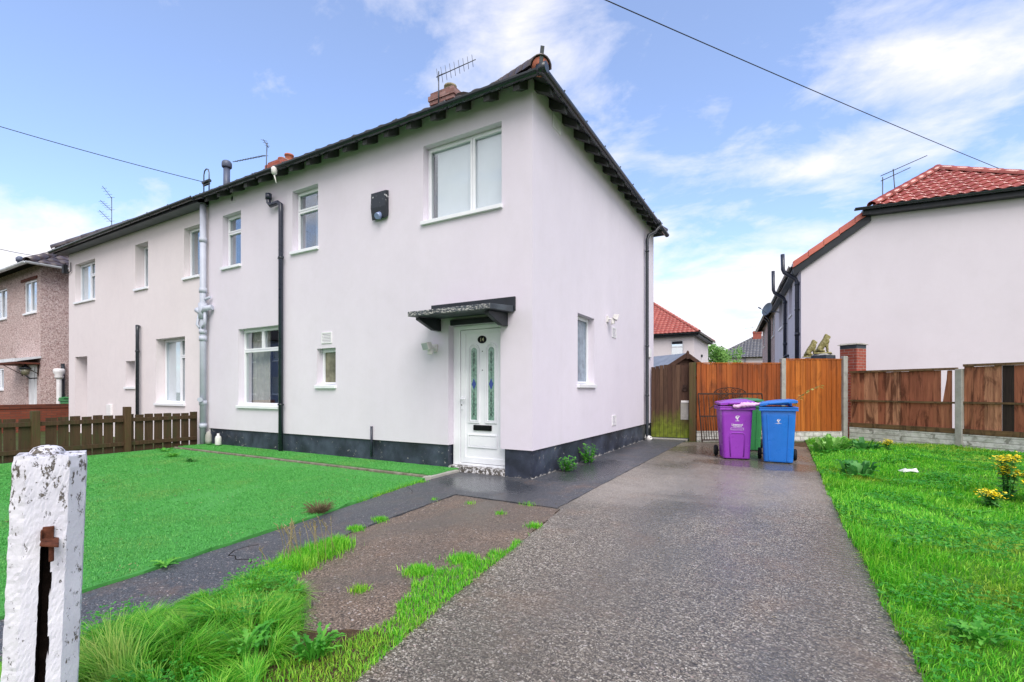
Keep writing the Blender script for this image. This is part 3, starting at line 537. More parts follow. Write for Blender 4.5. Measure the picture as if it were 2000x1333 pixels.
# ------------------------------------------------------------------ the white house (number 14)
FF = Fr((0, 0, 0), (1, 0, 0), (0, 1, 0)); SF = Fr((0, 0, 0), (0, 1, 0), (-1, 0, 0)); BF = Fr((0, 6.88, 0), (1, 0, 0), (0, -1, 0))
XP, XL, YB = -7.98, -15.6, 6.88
house = thing('rendered_house', 'white rendered end house with the number 14 front door, black plinth and black gutters', 'house')
W1 = (-1.92, -0.49, 3.84, 5.03); W2 = (-5.12, -4.39, 3.83, 4.99); W3 = (-7.46, -6.79, 3.83, 4.95); W4 = (-6.88, -5.53, 0.90, 2.49); W5 = (-4.42, -3.92, 1.30, 1.98)
WS = (1.63, 2.43, 1.31, 2.51); D = (-1.43, -0.51, 0.395, 2.20)
mb = MB().plate(FF, XP, 0, 0.395, 5.47, 0, 0.3, [W1, W2, W3, W4, W5, D]); mb.plate(SF, 0.3, YB, 0.395, 5.47, 0, 0.3, [WS]); mb.plate(BF, XP, -0.3, 0.395, 5.47, 0, 0.3)
mb.build('wall', 'white_render', house)
MB().plate(FF, XP, -1.455, -0.05, 0.392, 0.03, 0.3).build('plinth', 'plinth_paint', house, bevel=0.006)
mb = MB().plate(FF, -0.455, -0.03, -0.05, 0.392, 0.03, 0.3); mb.plate(SF, 0.30, YB - 0.03, -0.05, 0.392, 0.03, 0.3); mb.build('plinth', 'plinth_paint', house)
window(house, FF, *W1, [(0, .60, 0, 1), (.60, 1, 0, 1)], blind=('blind', 0.10, 0.985), label='two light bedroom window with white vertical blinds')
window(house, FF, *W2, [(0, 1, 0, .68), (0, 1, .68, 1)], blind=('grey_curtain', 0.42, 0.95))
window(house, FF, *W3, [(0, 1, 0, .68), (0, 1, .68, 1)], blind=('grey_curtain', 0.5, 0.95))
window(house, FF, *W4, [(0, 1, 0, .72), (0, .5, .72, 1), (.5, 1, .72, 1)], blind=('curtain', 0.03, 0.48), label='large ground floor window reflecting the street')
window(house, FF, *W5, [(0, 1, 0, 1)], glass='olive_glass')
window(house, SF, *WS, [(0, 1, 0, 1)], glass='frosted_glass', label='frosted window in the side wall')
MB().plate(FF, -8.2, -0.31, 2.55, 2.65, 0.31, 6.5).build('upper_floor', 'dark_timber', house)
# door
DF = FF; fr_mb = MB().plate(FF, -1.428, -0.442, 0.09, 2.195, 0.12, 0.19, [(-1.30, -0.505, 0.125, 2.135)])
dframe = fr_mb.build('door_frame', 'upvc', house, bevel=0.005)
dx0, dx1, dz0, dz1 = -1.292, -0.513, 0.132, 2.128
def arch(cx, hw, z0, z1, d, n=12): return [FF.p(cx - hw, d, z0), FF.p(cx + hw, d, z0)] + [FF.p(cx + hw * math.cos(math.pi * j / n), d, z1 - hw + hw * math.sin(math.pi * j / n)) for j in range(n + 1)]
def arch_ring(mb, cx, hw, z0, z1, w, d0, d1):
    A, B = arch(cx, hw, z0, z1, d0), arch(cx, hw - w, z0 + w, z1 - w, d0); dv = FF.n * (d1 - d0); k = len(A)
    for i in range(k):
        j = (i + 1) % k; mb.hexa([A[i], A[j], B[j], B[i], A[i] + dv, A[j] + dv, B[j] + dv, B[i] + dv])
mb = MB().plate(FF, dx0, dx1, dz0, dz1, 0.145, 0.185)
mb.plate(FF, dx0, dx1, dz0, dz1, 0.132, 0.15, [(dx0 + 0.085, dx1 - 0.03, dz0 + 0.085, dz1 - 0.06)])
for cx in (-1.06, -0.755): arch_ring(mb, cx, 0.098, 0.735, 1.92, 0.018, 0.128, 0.15); arch_ring(mb, cx, 0.075, 0.76, 1.895, 0.014, 0.133, 0.15)
mb.plate(FF, -1.165, -0.65, 0.365, 0.565, 0.128, 0.15, [(-1.145, -0.67, 0.385, 0.545)]); mb.plate(FF, -1.14, -0.675, 0.39, 0.54, 0.136, 0.15)
for cz in (1.98 + 0.105, 1.80, 1.52): mb.tube([FF.p(-0.91, 0.15, cz), FF.p(-0.91, 0.14, cz)], 0.009, 8, 1)
door = mb.build('door', ['upvc', 'black_gloss'], house, bevel=0.004)
for cx in (-1.06, -0.755):
    g = MB().prism(arch(cx, 0.05, 0.78, 1.86, 0.1415), FF.n * 0.005).build('glass_panel', 'door_glass', door)
    l = MB(); zz = 0.14
    def stroke(P, r=0.0028): l.tube([FF.p(cx + a, 0.1405, b) for a, b in P], r, 5)
    stroke([(0, 0.80), (0, 1.24)]); stroke([(0, 1.40), (0, 1.80)])
    for zc_, hh, ww in ((0.90, 0.05, 0.022), (0.99, 0.05, 0.026), (1.09, 0.05, 0.016), (1.17, 0.03, 0.014), (1.53, 0.03, 0.012), (1.66, 0.05, 0.018), (1.75, 0.04, 0.022)): stroke([(0, zc_ - hh), (ww, zc_), (0, zc_ + hh), (-ww, zc_), (0, zc_ - hh)])
    stroke([(-0.03, 0.83), (0, 0.88), (0.03, 0.83)]); l.build('leading', 'lead', g)
    MB().prism([FF.p(cx + a, 0.1385, 1.315 + b) for a, b in ((0, -0.085), (0.038, 0), (0, 0.085), (-0.038, 0))], FF.n * 0.003).build('diamond', 'blue_glass', g)
pl = MB().prism([FF.p(-0.915 + 0.076 * math.cos(t), 0.1355, 1.975 + 0.058 * math.sin(t)) for t in [2 * math.pi * j / 24 for j in range(24)]], FF.n * 0.012)
plate_ = pl.build('number_plate', 'black_gloss', door)
t = MB(); text_mb('14', 0.075, FF.p(-0.915, 0.134, 1.949), FF.s, Z, t); t.build('number', 'gold_paint', plate_, clean=False)
lb = MB().fbox(FF, -1.06, -0.745, 0.122, 0.15, 0.625, 0.705).fbox(FF, -1.04, -0.765, 0.112, 0.124, 0.640, 0.690); lb.build('letterbox', 'black_gloss', door, bevel=0.004)
hd = MB().fbox(FF, -1.285, -1.25, 0.118, 0.135, 0.93, 1.12); hd.tube([FF.p(-1.268, 0.12, 1.09), FF.p(-1.268, 0.085, 1.09), FF.p(-1.17, 0.08, 1.088)], 0.010, 8); hd.tube([FF.p(-1.268, 0.119, 1.0), FF.p(-1.268, 0.112, 1.0)], 0.01, 8, 1); hd.build('handle', ['upvc', 'black_gloss'], door)
mb = MB()
MB().box(-1.45, -0.46, 0.02, 0.30, -0.04, 0.088).build('threshold', 'peeling_step', house, bevel=0.012)
# door canopy
c = MB().hexa([(-1.70, -0.60, 2.275), (-0.31, -0.60, 2.275), (-0.285, 0.0, 2.31), (-1.72, 0.0, 2.31), (-1.70, -0.60, 2.345), (-0.31, -0.60, 2.345), (-0.285, 0.0, 2.40), (-1.72, 0.0, 2.40)])
can = c.build('door_canopy', 'canopy_lead', house, bevel=0.008)
MB().box(-1.74, -0.26, -0.028, -0.001, 2.33, 2.525).build('flashing', 'black_paint', can, bevel=0.004)
for bx in (-1.60, -0.42):
    MB().prism([(bx - 0.035, -0.002, 2.305), (bx - 0.035, -0.50, 2.272), (bx - 0.035, -0.50, 2.235), (bx - 0.035, -0.16, 2.12), (bx - 0.035, -0.002, 2.12)], (0.07, 0, 0)).build('bracket', 'black_paint', can, bevel=0.004)
MB().box(-1.36, -0.50, -0.05, -0.002, 2.19, 2.27).build('batten', 'black_paint', can)
# alarm box, vents, lights
al = MB().prism([(-2.975, -0.003, 4.50), (-2.975, -0.075, 4.48), (-2.975, -0.085, 4.23), (-2.975, -0.05, 4.04), (-2.975, -0.003, 4.10)], (0.33, 0, 0))
alarm = al.build('alarm_box', 'alarm_paint', house, bevel=0.006)
MB().tube([(-2.80, -0.05, 4.10), (-2.80, -0.12, 4.065)], [0.06, 0.05], 14).build('strobe_lens', 'lens_blue', alarm)
air_vent(house, FF, -4.15, 2.165, 0.27, 0.20); air_vent(house, SF, 0.78, 5.22, 0.28, 0.2); air_vent(house, SF, 3.55, 2.38, 0.24, 0.2); air_vent(house, SF, 3.55, 0.62, 0.24, 0.2)
floodlight(house, FF, -1.68, 1.87, -0.6); floodlight(house, SF, 3.14, 2.60, 0.8)
MB().plate(FF, -7.18, -7.0, 5.16, 5.34, -0.012, 0.01, [(-7.13, -7.05, 5.20, 5.30)]).fbox(FF, -7.13, -7.05, 0.0, 0.005, 5.2, 5.3, 1).build('air_vent', ['white_render', 'black_gloss'], house)
MB().tube([(-3.02, -0.02, 0.11), (-3.02, -0.02, 0.62)], 0.02, 8).build('overflow_pipe', 'navy_plastic', house)
MB().fbox(SF, 6.28, 6.5, -0.05, 0.005, 2.05, 2.27).build('meter_box', 'white_plastic', house, bevel=0.006)
# downpipes and the white soil stack
dp = MB().tube([(-5.70, -0.10, 5.0), (-5.70, -0.10, 4.86), (-5.655, -0.09, 4.80), (-5.45, -0.075, 4.82), (-5.37, -0.07, 4.77), (-5.37, -0.07, 4.6), (-5.37, -0.07, 0.07)], 0.042, 12)
dp.tube([(-5.70, -0.10, 4.92), (-5.70, -0.10, 5.03)], 0.06, 12); dpo = dp.build('downpipe', 'navy_plastic', house)
for zz in (3.75, 0.95): bracket_ring(dpo, (-5.37, -0.07, zz), 0.042, FF)
dp = MB().tube([(0.285, 6.18, 5.32), (0.285, 6.17, 5.22), (0.22, 6.1, 5.10), (0.10, 5.95, 5.0), (0.075, 5.91, 4.88), (0.075, 5.91, 0.16), (0.10, 5.90, 0.09), (0.17, 5.88, 0.05)], 0.04, 12)
dpo = dp.build('downpipe', 'black_plastic', house)
for zz in (4.6, 2.3, 1.1): bracket_ring(dpo, (0.075, 5.91, zz), 0.04, SF)
MB().tube([(0.09, 5.9, 0.0), (0.16, 5.86, 0.09)], 0.06, 10).build('drain_shoe', 'off_white', dpo)
MB().beam((0.015, 6.02, 0.05), (0.03, 6.22, 0.34), 0.05, 0.02).build('board_offcut', 'off_white', house)
sp = MB().tube([(-8.03, -0.10, 0.03), (-8.03, -0.10, 5.3)], 0.062, 14)
for zz in (0.45, 0.95, 2.35, 2.5, 3.4, 4.5): sp.tube([(-8.03, -0.10, zz - 0.05), (-8.03, -0.10, zz + 0.05)], 0.076, 14)
sp.tube([(-8.03, -0.10, 2.78), (-8.03, -0.10, 3.12)], 0.088, 14); sp.tube([(-8.03, -0.10, 2.88), (-7.90, -0.13, 2.99), (-7.76, -0.05, 3.02)], 0.058, 12); sp.tube([(-8.03, -0.10, 2.88), (-8.18, -0.13, 2.98), (-8.2, -0.05, 3.0)], 0.05, 12)
sp.tube([(-8.14, -0.12, 2.92), (-8.18, -0.14, 2.66), (-8.08, -0.14, 2.58)], 0.028, 8); sp.tube([(-7.92, -0.12, 2.92), (-7.88, -0.14, 2.66), (-7.98, -0.14, 2.58)], 0.028, 8); sp.tube([(-8.08, -0.1, 3.18), (-7.82, -0.06, 3.24)], 0.03, 8); sp.tube([(-8.12, -0.12, 1.02), (-7.95, -0.2, 1.02)], 0.05, 10)
sp.build('soil_pipe', 'white_pipe', house)
# roof
TAN = 0.6745; ZE = 5.36; OV = 0.26; YR = 3.44; ZR = ZE + (YR + OV) * TAN; SL = math.hypot(YR + OV, (YR + OV) * TAN)
def half_roof(parent, x_party, x_end, sgn, mat):
    """Half of the hipped pair: front and back slopes and the hip end; x_end is the hipped eave, sgn +1 to the east, -1 to the west."""
    ridge_x = x_end - sgn * (YR + OV); mb = MB()
    vF = (0, YR + OV, (YR + OV) * TAN); k = (YR + OV) / SL
    lo = lambda v: (x_party if sgn > 0 else x_end + k * v); hi = lambda v: (x_end - k * v if sgn > 0 else x_party)
    tiles(mb, (0, -OV, ZE), (1, 0, 0), vF, SL, lo, hi); tiles(mb, (0, 2 * YR + OV, ZE), (1, 0, 0), (0, -(YR + OV), (YR + OV) * TAN), SL, lo, hi, sub=4)
    tiles(mb, (x_end, YR, ZE), (0, 1, 0), (-sgn * (YR + OV), 0, (YR + OV) * TAN), SL, lambda v: -(YR + OV) + k * v, lambda v: (YR + OV) - k * v)
    d = 0.055; A, B = (x_party, -OV, ZE - d), (x_end, -OV, ZE - d); C_, E_ = (x_end, 2 * YR + OV, ZE - d), (x_party, 2 * YR + OV, ZE - d); G, H_ = (ridge_x, YR, ZR - d), (x_party, YR, ZR - d)
    V = [A, B, C_, E_, G, H_]; V2 = [(a, b, c + 0.04) for a, b, c in V]
    mb.add(V + V2, [(0, 1, 4, 5), (1, 2, 4), (2, 3, 5, 4), (6, 7, 10, 11), (7, 8, 10), (8, 9, 11, 10), (0, 1, 7, 6), (1, 2, 8, 7), (2, 3, 9, 8)], 1)
    rf = mb.build('roof', [mat, 'soot_timber'], parent, clean=False)
    h = MB(); ridged(h, (x_end - sgn * 0.01, -OV + 0.01, ZE + 0.055), (ridge_x, YR, ZR + 0.05), 0.14); h.build('hip_tiles', mat, rf)
    h = MB(); ridged(h, (x_end - sgn * 0.02, 2 * YR + OV - 0.02, ZE + 0.02), (ridge_x, YR, ZR + 0.03), 0.115); h.build('hip_tiles', mat, rf)
    h = MB(); ridged(h, (ridge_x, YR, ZR + 0.03), (x_party, YR, ZR + 0.03), 0.12); h.build('ridge_tiles', mat, rf); return rf
rf = half_roof(house, XP, OV, 1, 'brown_tile')
q = MB(); cpt = Vector((OV - 0.05, -OV + 0.05, ZE + 0.07)); dirn = Vector((1, -1, -0.6)).normalized(); q.lathe([(0.0, 0), (0.112, 0.0), (0.112, 0.05), (0.0, 0.05)], (0, 0, 0), 14)
M_ = dirn.to_track_quat('Z', 'Y').to_matrix().to_4x4(); M_.translation = cpt; q.v = [M_ @ v for v in q.v]; q.build('bedding_mortar', 'terracotta', rf)
MB().beam(cpt + Vector((0.03, -0.03, -0.02)), cpt + Vector((0.09, -0.09, 0.19)), 0.05, 0.014, (1, -1, 0)).build('hip_iron', 'steel', rf)
for i in range(18):
    x = -0.12 - i * 0.47
    if x < XP + 0.05: break
    MB().hexa([(x - 0.05, -0.245, 5.215), (x + 0.05, -0.245, 5.215), (x + 0.05, 0.05, 5.37), (x - 0.05, 0.05, 5.37), (x - 0.05, -0.245, 5.312), (x + 0.05, -0.245, 5.312), (x + 0.05, 0.05, 5.50), (x - 0.05, 0.05, 5.50)]).build('rafter_end', 'soot_timber', house)
for i in range(15):
    y = 0.1 + i * 0.47
    MB().hexa([(-0.05, y - 0.05, 5.37), (0.245, y - 0.05, 5.215), (0.245, y + 0.05, 5.215), (-0.05, y + 0.05, 5.37), (-0.05, y - 0.05, 5.50), (0.245, y - 0.05, 5.312), (0.245, y + 0.05, 5.312), (-0.05, y + 0.05, 5.50)]).build('rafter_end', 'soot_timber', house)
gz = 5.345; GO = 0.285
g = gutter_mb((XP, -GO, gz + 0.01), (GO, -GO, gz), (0, -1, 0), 0.06).build('gutter', 'black_plastic', house)
for x in np.arange(XP + 0.3, 0.3, 0.92): MB().tube([(x, -GO + 0.06, gz + 0.03), (x, -GO, gz - 0.066), (x, -GO - 0.063, gz + 0.02)], 0.013, 6).build('clip', 'black_plastic', g)
MB().tube([(GO - 0.06, -GO, gz), (GO + 0.068, -GO, gz)], 0.068, 12).build('gutter_corner', 'black_plastic', g)
g = gutter_mb((GO, -GO, gz), (GO, YB + 0.28, gz - 0.03), (1, 0, 0), 0.06).build('gutter', 'black_plastic', house)
for y in np.arange(0.3, 7.0, 0.86): MB().tube([(GO - 0.06, y, gz + 0.03), (GO, y, gz - 0.07), (GO + 0.063, y, gz + 0.02)], 0.013, 6).build('clip', 'black_plastic', g)
MB().tube([(GO, 6.08, gz - 0.02), (GO, 6.28, gz - 0.02)], 0.07, 12).build('gutter_outlet', 'black_plastic', g)
lw = MB().lathe([(0.02, 5.19), (0.05, 5.22), (0.055, 5.31), (0.03, 5.34)], (-5.18, -0.33, 0), 10); lw.tube([(-5.18, -0.33, 5.19), (-5.15, -0.31, 5.04)], 0.012, 6); lw.build('cable_fitting', 'off_white', house)
ch = chimney(house, -4.32, -3.66, 3.10, 3.78, 7.2, 8.27, 'chimney_brick', [(-4.0, 3.44, 0.14, 0.26)], 'buff_pot')
aerial(house, (-4.03, 3.03, 7.9), (-4.03, 3.03, 8.66), [((-4.10, 3.03, 8.55), (-3.05, 3.12, 8.66), 9, 0.16, (0.1, -0.4, 1)), ((-3.9, 2.95, 8.5), (-3.8, 3.1, 8.62), 3, 0.1, (1, 0, 0))])
fl = MB().tube([(-9.10, 1.0, 5.9), (-9.08, 1.0, 6.78)], 0.075, 14); fl.lathe([(0.10, 6.76), (0.115, 6.78), (0.115, 6.87), (0.105, 6.9), (0.08, 6.93), (0.02, 6.95)], (-9.08, 1.0, 0), 14)
MB().tube([(-2.55, 2.0, 6.9), (-2.55, 2.0, 7.05)], [0.16, 0.2], 10).build('roof_vent', 'dark_timber', house)

# ------------------------------------------------------------------ attached cream house
nb = thing('rendered_house', 'cream rendered house joined to the white one, past the white soil pipe', 'house', (-12, 0, 0))
fl.build('flue', 'grey_pipe', nb)
Wa = (-15.14, -13.79, 3.79, 4.92); Wb = (-11.42, -10.75, 3.79, 4.93); Wc = (-9.05, -8.38, 3.80, 4.95); Wd = (-10.36, -9.01, 0.90, 2.47); We = (-11.94, -11.43, 1.30, 1.98); Dn = (-15.14, -14.30, 0.0, 2.20)
FN = Fr((0, 0.012, 0), (1, 0, 0), (0, 1, 0)); LF = Fr((XL, 0.012, 0), (0, 1, 0), (1, 0, 0))
mb = MB().plate(FN, XL, XP - 0.002, -0.05, 5.3, 0, 0.3, [Wa, Wb, Wc, Wd, We, Dn]); mb.plate(LF, 0.3, YB, -0.05, 5.3, 0, 0.3); mb.plate(BF, XL, XP, -0.05, 5.3, 0, 0.3); mb.build('wall', 'cream_render', nb)
window(nb, FN, *Wa, [(0, .55, 0, 1), (.55, 1, 0, .66), (.55, 1, .66, 1)], blind=('blind', 0.05, 0.55), rec=0.13); window(nb, FN, *Wb, [(0, 1, 0, 1)], blind=('grey_curtain', 0.5, 0.95), rec=0.2)
window(nb, FN, *Wc, [(0, 1, 0, 1)], blind=('grey_curtain', 0.55, 0.95), rec=0.13); window(nb, FN, *Wd, [(0, .58, 0, 1), (.58, 1, 0, .72), (.58, 1, .72, 1)], blind=('blind', 0.02, 0.6), rec=0.2); window(nb, FN, *We, [(0, 1, 0, 1)], rec=0.22)
MB().fbox(FN, -15.12, -14.32, 0.48, 0.53, 0, 2.19).build('door', 'upvc', nb); MB().plate(FN, -15.139, -14.301, 0.3, 0.5, 0.301, 0.302).build('porch_floor', 'concrete', nb)
mb = MB().fbox(FN, -15.44, -15.141, 0.3, 0.55, 0, 2.3).fbox(FN, -14.299, -14.0, 0.3, 0.55, 0, 2.3).fbox(FN, -15.141, -14.299, 0.3, 0.55, 2.201, 2.4); mb.build('porch', 'cream_render', nb)
MB().plate(FN, XL + 0.31, XP - 0.1, 2.56, 2.64, 0.31, 6.5).build('upper_floor', 'dark_timber', nb)
half_roof(nb, XP, XL - OV, -1, 'brown_tile')
MB().box(XL - 0.25, XP, -0.25, 0.01, 5.265, 5.28).build('soffit', 'soffit_paint', nb); MB().box(XL - 0.25, XL - 0.001, 0.012, YB + 0.2, 5.265, 5.28).build('soffit', 'soffit_paint', nb); MB().box(XL - 0.26, XP, -0.262, -0.251, 5.255, 5.33).build('fascia', 'black_paint', nb)
g = gutter_mb((XL - 0.32, -GO - 0.03, gz - 0.02), (XP, -GO - 0.03, gz + 0.01), (0, -1, 0), 0.06).build('gutter', 'black_plastic', nb)
for x in np.arange(XL, XP, 0.95): MB().tube([(x, -GO + 0.03, gz + 0.03), (x, -GO - 0.03, gz - 0.066), (x, -GO - 0.09, gz + 0.02)], 0.014, 6).build('clip', 'black_plastic', g)
dp = MB().tube([(-11.16, -0.02, 2.83), (-11.10, -0.07, 2.84), (-11.10, -0.07, 2.7), (-11.10, -0.07, 0.0)], 0.04, 10); dpo = dp.build('downpipe', 'black_plastic', nb); bracket_ring(dpo, (-11.10, -0.07, 2.2), 0.04, FN)
MB().fbox(FN, -12.98, -12.72, -0.04, 0.01, 0.52, 0.84).build('meter_box', 'white_plastic', nb, bevel=0.005)
chimney(nb, -10.62, -9.92, 3.10, 3.78, 7.2, 8.12, 'red_chimney_brick', [(-10.1, 3.44, 0.12, 0.26), (-10.42, 3.44, 0.12, 0.22)], 'terracotta', corbel=0.07)
aerial(nb, (-10.62, 3.02, 7.5), (-10.55, 3.02, 8.68), [((-10.6, 3.0, 8.30), (-12.1, 2.9, 8.42), 12, 0.12, (0.1, 0.9, 0.3)), ((-10.7, 3.0, 8.8), (-10.45, 3.0, 8.5), 3, 0.1, (0, 1, 0.2))])
hp = MB().tube([(-7.63, -0.29, 5.35), (-7.63, -0.29, 5.75), (-7.60, -0.29, 5.83), (-7.53, -0.29, 5.86), (-7.46, -0.29, 5.83), (-7.43, -0.29, 5.75), (-7.43, -0.29, 5.35)], 0.012, 6); hp.tube([(-7.66, -0.29, 5.59), (-7.40, -0.29, 5.59)], 0.035, 8, 1); hp.tube([(-7.64, -0.29, 5.53), (-7.42, -0.29, 5.53)], 0.02, 8, 1); hp.build('cable_hoop', ['steel', 'black_plastic'], house)
hp = MB().tube([(XL - 0.02, -0.06, 5.0), (XL + 0.05, -0.03, 4.7), (XL + 0.25, -0.02, 4.75), (XL + 0.25, -0.02, 5.0)], 0.012, 6).box(XL - 0.16, XL - 0.03, -0.1, 0.0, 4.72, 4.98); hp.build('telephone_box', 'cable', nb)

# ------------------------------------------------------------------ generic hipped roof for the other houses
def hip_roof(parent, x0, x1, y0, y1, ze, tan, mat, faces='FRBL', tw=0.30, tcr=0.33, sub=6):
    """Eave outline incl. overhang, ridge along x."""
    hy = (y1 - y0) / 2; ym = (y0 + y1) / 2; zr = ze + hy * tan; L = math.hypot(hy, hy * tan); k = hy / L; mb = MB()
    if 'F' in faces: tiles(mb, (0, y0, ze), (1, 0, 0), (0, hy, hy * tan), L, lambda v: x0 + k * v, lambda v: x1 - k * v, tw, tcr, sub=sub)
    if 'R' in faces: tiles(mb, (x1, ym, ze), (0, 1, 0), (-hy, 0, hy * tan), L, lambda v: -hy + k * v, lambda v: hy - k * v, tw, tcr, sub=sub)
    d = 0.06; V = [(x0, y0, ze - d), (x1, y0, ze - d), (x1, y1, ze - d), (x0, y1, ze - d), (x1 - hy, ym, zr - d), (x0 + hy, ym, zr - d)]; V2 = [(a, b, c + 0.05) for a, b, c in V]
    mb.add(V + V2, [(0, 1, 4, 5), (1, 2, 4), (2, 3, 5, 4), (3, 0, 5), (6, 7, 10, 11), (7, 8, 10), (8, 9, 11, 10), (9, 6, 11), (0, 1, 7, 6), (1, 2, 8, 7), (2, 3, 9, 8), (3, 0, 6, 9)], 1)
    rf = mb.build('roof', [mat, 'dark_timber'], parent, clean=False)
    for a, b in (((x1, y0), (x1 - hy, ym)), ((x1, y1), (x1 - hy, ym)), ((x0, y0), (x0 + hy, ym))):
        h = MB(); ridged(h, (a[0], a[1], ze + 0.02), (b[0], b[1], zr + 0.03), 0.12); h.build('hip_tiles', mat, rf)
    h = MB(); ridged(h, (x1 - hy, ym, zr + 0.03), (x0 + hy, ym, zr + 0.03), 0.12); h.build('ridge_tiles', mat, rf); return rf

# pebbledashed house at the far left
ph = thing('pebbledash_house', 'pinkish pebbledashed house with white gutter beyond the cream house', 'house', (-22, 0, 0))
PF = Fr((0, 0, 0), (1, 0, 0), (0, 1, 0)); PS = Fr((-17.8, 0, 0), (0, 1, 0), (-1, 0, 0))
P1 = (-19.24, -18.12, 3.78, 4.86); P0 = (-22.6, -21.3, 1.25, 2.02); PD = (-19.05, -18.12, 0.1, 2.10)
P2 = (-22.2, -20.95, 3.78, 4.86)
mb = MB().plate(PF, -26, -17.8, 0, 5.3, 0, 0.3, [P1, P0, PD, P2]); mb.plate(PS, 0.3, 6.9, 0, 5.3, 0, 0.3); mb.plate(Fr((0, 6.9, 0), (1, 0, 0), (0, -1, 0)), -26, -18.1, 0, 5.3, 0, 0.3); mb.build('wall', 'pebbledash', ph)
window(ph, PF, *P1, [(0, .5, 0, 1), (.5, 1, 0, 1)], rec=0.03, blind=('blind', 0.1, 0.5)); window(ph, PF, *P0, [(0, .7, 0, 1), (.7, 1, 0, 1)], rec=0.03); window(ph, PF, *P2, [(0, .5, 0, 1), (.5, 1, 0, 1)], rec=0.03)
MB().box(-19.5, -18.05, -0.03, 0.0, 4.86, 4.95).build('lintel', 'dark_brick', ph)
mb = MB().plate(PF, -19.05, -18.12, 0.1, 2.10, 0.05, 0.12, [(-18.95, -18.22, 0.15, 2.0)]).fbox(PF, -18.95, -18.22, 0.07, 0.11, 0.15, 2.0).fbox(PF, -18.62, -18.56, 0.055, 0.11, 0.15, 2.0); mb.build('door', 'upvc', ph, bevel=0.004)
cn = MB().hexa([(-19.9, -0.62, 2.12), (-17.75, -0.62, 2.12), (-17.75, 0, 2.26), (-19.9, 0, 2.26), (-19.9, -0.62, 2.22), (-17.75, -0.62, 2.22), (-17.75, 0, 2.32), (-19.9, 0, 2.32)]).build('door_canopy', 'white_gutter', ph)
MB().box(-19.88, -17.77, -0.60, -0.02, 2.06, 2.115).build('soffit', 'dark_brick', cn)
for bx in (-19.4, -17.95): MB().tube([(bx, -0.01, 1.75), (bx, -0.5, 2.08)], 0.012, 6).tube([(bx, -0.01, 1.7), (bx, -0.01, 2.06)], 0.012, 6).build('bracket', 'rust', cn)
lm = MB().lathe([(0.02, 1.70), (0.09, 1.74), (0.13, 1.90)], (-18.0, -0.30, 0), 8).lathe([(0.16, 1.90), (0.10, 1.98), (0.03, 2.02), (0.02, 2.07)], (-18.0, -0.30, 0), 8, 1).tube([(-18.0, -0.02, 1.62), (-18.0, -0.2, 1.60), (-18.0, -0.3, 1.70)], 0.02, 8, 1); lm.build('wall_lamp', ['olive_glass', 'black_plastic'], ph)
hip_roof(ph, -26.4, -17.38, -0.42, 7.32, 5.22, 0.62, 'brown_tile', 'FR')
g = gutter_mb((-26.4, -0.46, 5.21), (-17.32, -0.46, 5.21), (0, -1, 0), 0.065).build('gutter', 'white_gutter', ph)
g = gutter_mb((-17.32, -0.50, 5.21), (-17.32, 7.3, 5.21), (1, 0, 0), 0.065).build('gutter', 'white_gutter', ph)
MB().tube([(-17.71, 0.52, 0.0), (-17.71, 0.52, 2.1)], 0.05, 10).build('downpipe', 'black_plastic', ph)
chimney(ph, -21.0, -20.2, 3.1, 3.8, 7.0, 8.0, 'chimney_brick', [(-20.4, 3.45, 0.12, 0.2), (-20.75, 3.45, 0.12, 0.22)], 'buff_pot')
aerial(ph, (-21.15, 3.1, 7.4), (-21.15, 3.1, 9.2), [((-21.05, 3.05, 8.15), (-21.9, 2.95, 8.75), 5, 0.14, (0.2, 1, 0.3)), ((-21.05, 3.05, 8.62), (-21.8, 2.95, 9.15), 5, 0.14, (0.2, 1, 0.3)), ((-21.0, 3.05, 9.1), (-21.6, 2.95, 9.7), 4, 0.12, (0.2, 1, 0.3))])
MB().tube([(-23.2, 0.9, 5.5), (-23.2, 0.9, 6.35)], 0.08, 12).lathe([(0.12, 6.3), (0.13, 6.42), (0.06, 6.5)], (-23.2, 0.9, 0), 12).build('flue', 'grey_pipe', ph)
pc = thing('porch_column', 'slim white fluted column against the pebbledashed side wall', 'column', (-17.5, 0.36, 0))
cl = MB()
vs = []; n_ = 40
for zz in (0.12, 1.62):
    for j in range(n_): t_ = 2 * math.pi * j / n_; r_ = 0.065 * (1 - 0.07 * (j % 4 == 0)); vs.append((-17.5 + r_ * math.cos(t_), 0.36 + r_ * math.sin(t_), zz))
cl.add(vs, [(j, (j + 1) % n_, n_ + (j + 1) % n_, n_ + j) for j in range(n_)]); cl.build('shaft', 'white_plastic', pc)
MB().lathe([(0.09, 1.6), (0.12, 1.66), (0.10, 1.72), (0.15, 1.80), (0.15, 1.88), (0.12, 1.93)], (-17.5, 0.36, 0), 16).build('capital', 'white_plastic', pc); MB().box(-17.63, -17.37, 0.23, 0.49, -0.02, 0.12).build('base', 'white_plastic', pc)

bw = thing('boundary_wall', 'low brick garden wall with dark coping between the cream and pebbledashed houses', 'wall', (-16.7, -2, 0))
MB().box(-16.81, -16.59, -7, 3, -0.03, 0.68).build('brickwork', 'wall_brick', bw); MB().box(-16.83, -16.57, -7, 3, 0.682, 0.80).build('coping', 'dark_brick', bw)

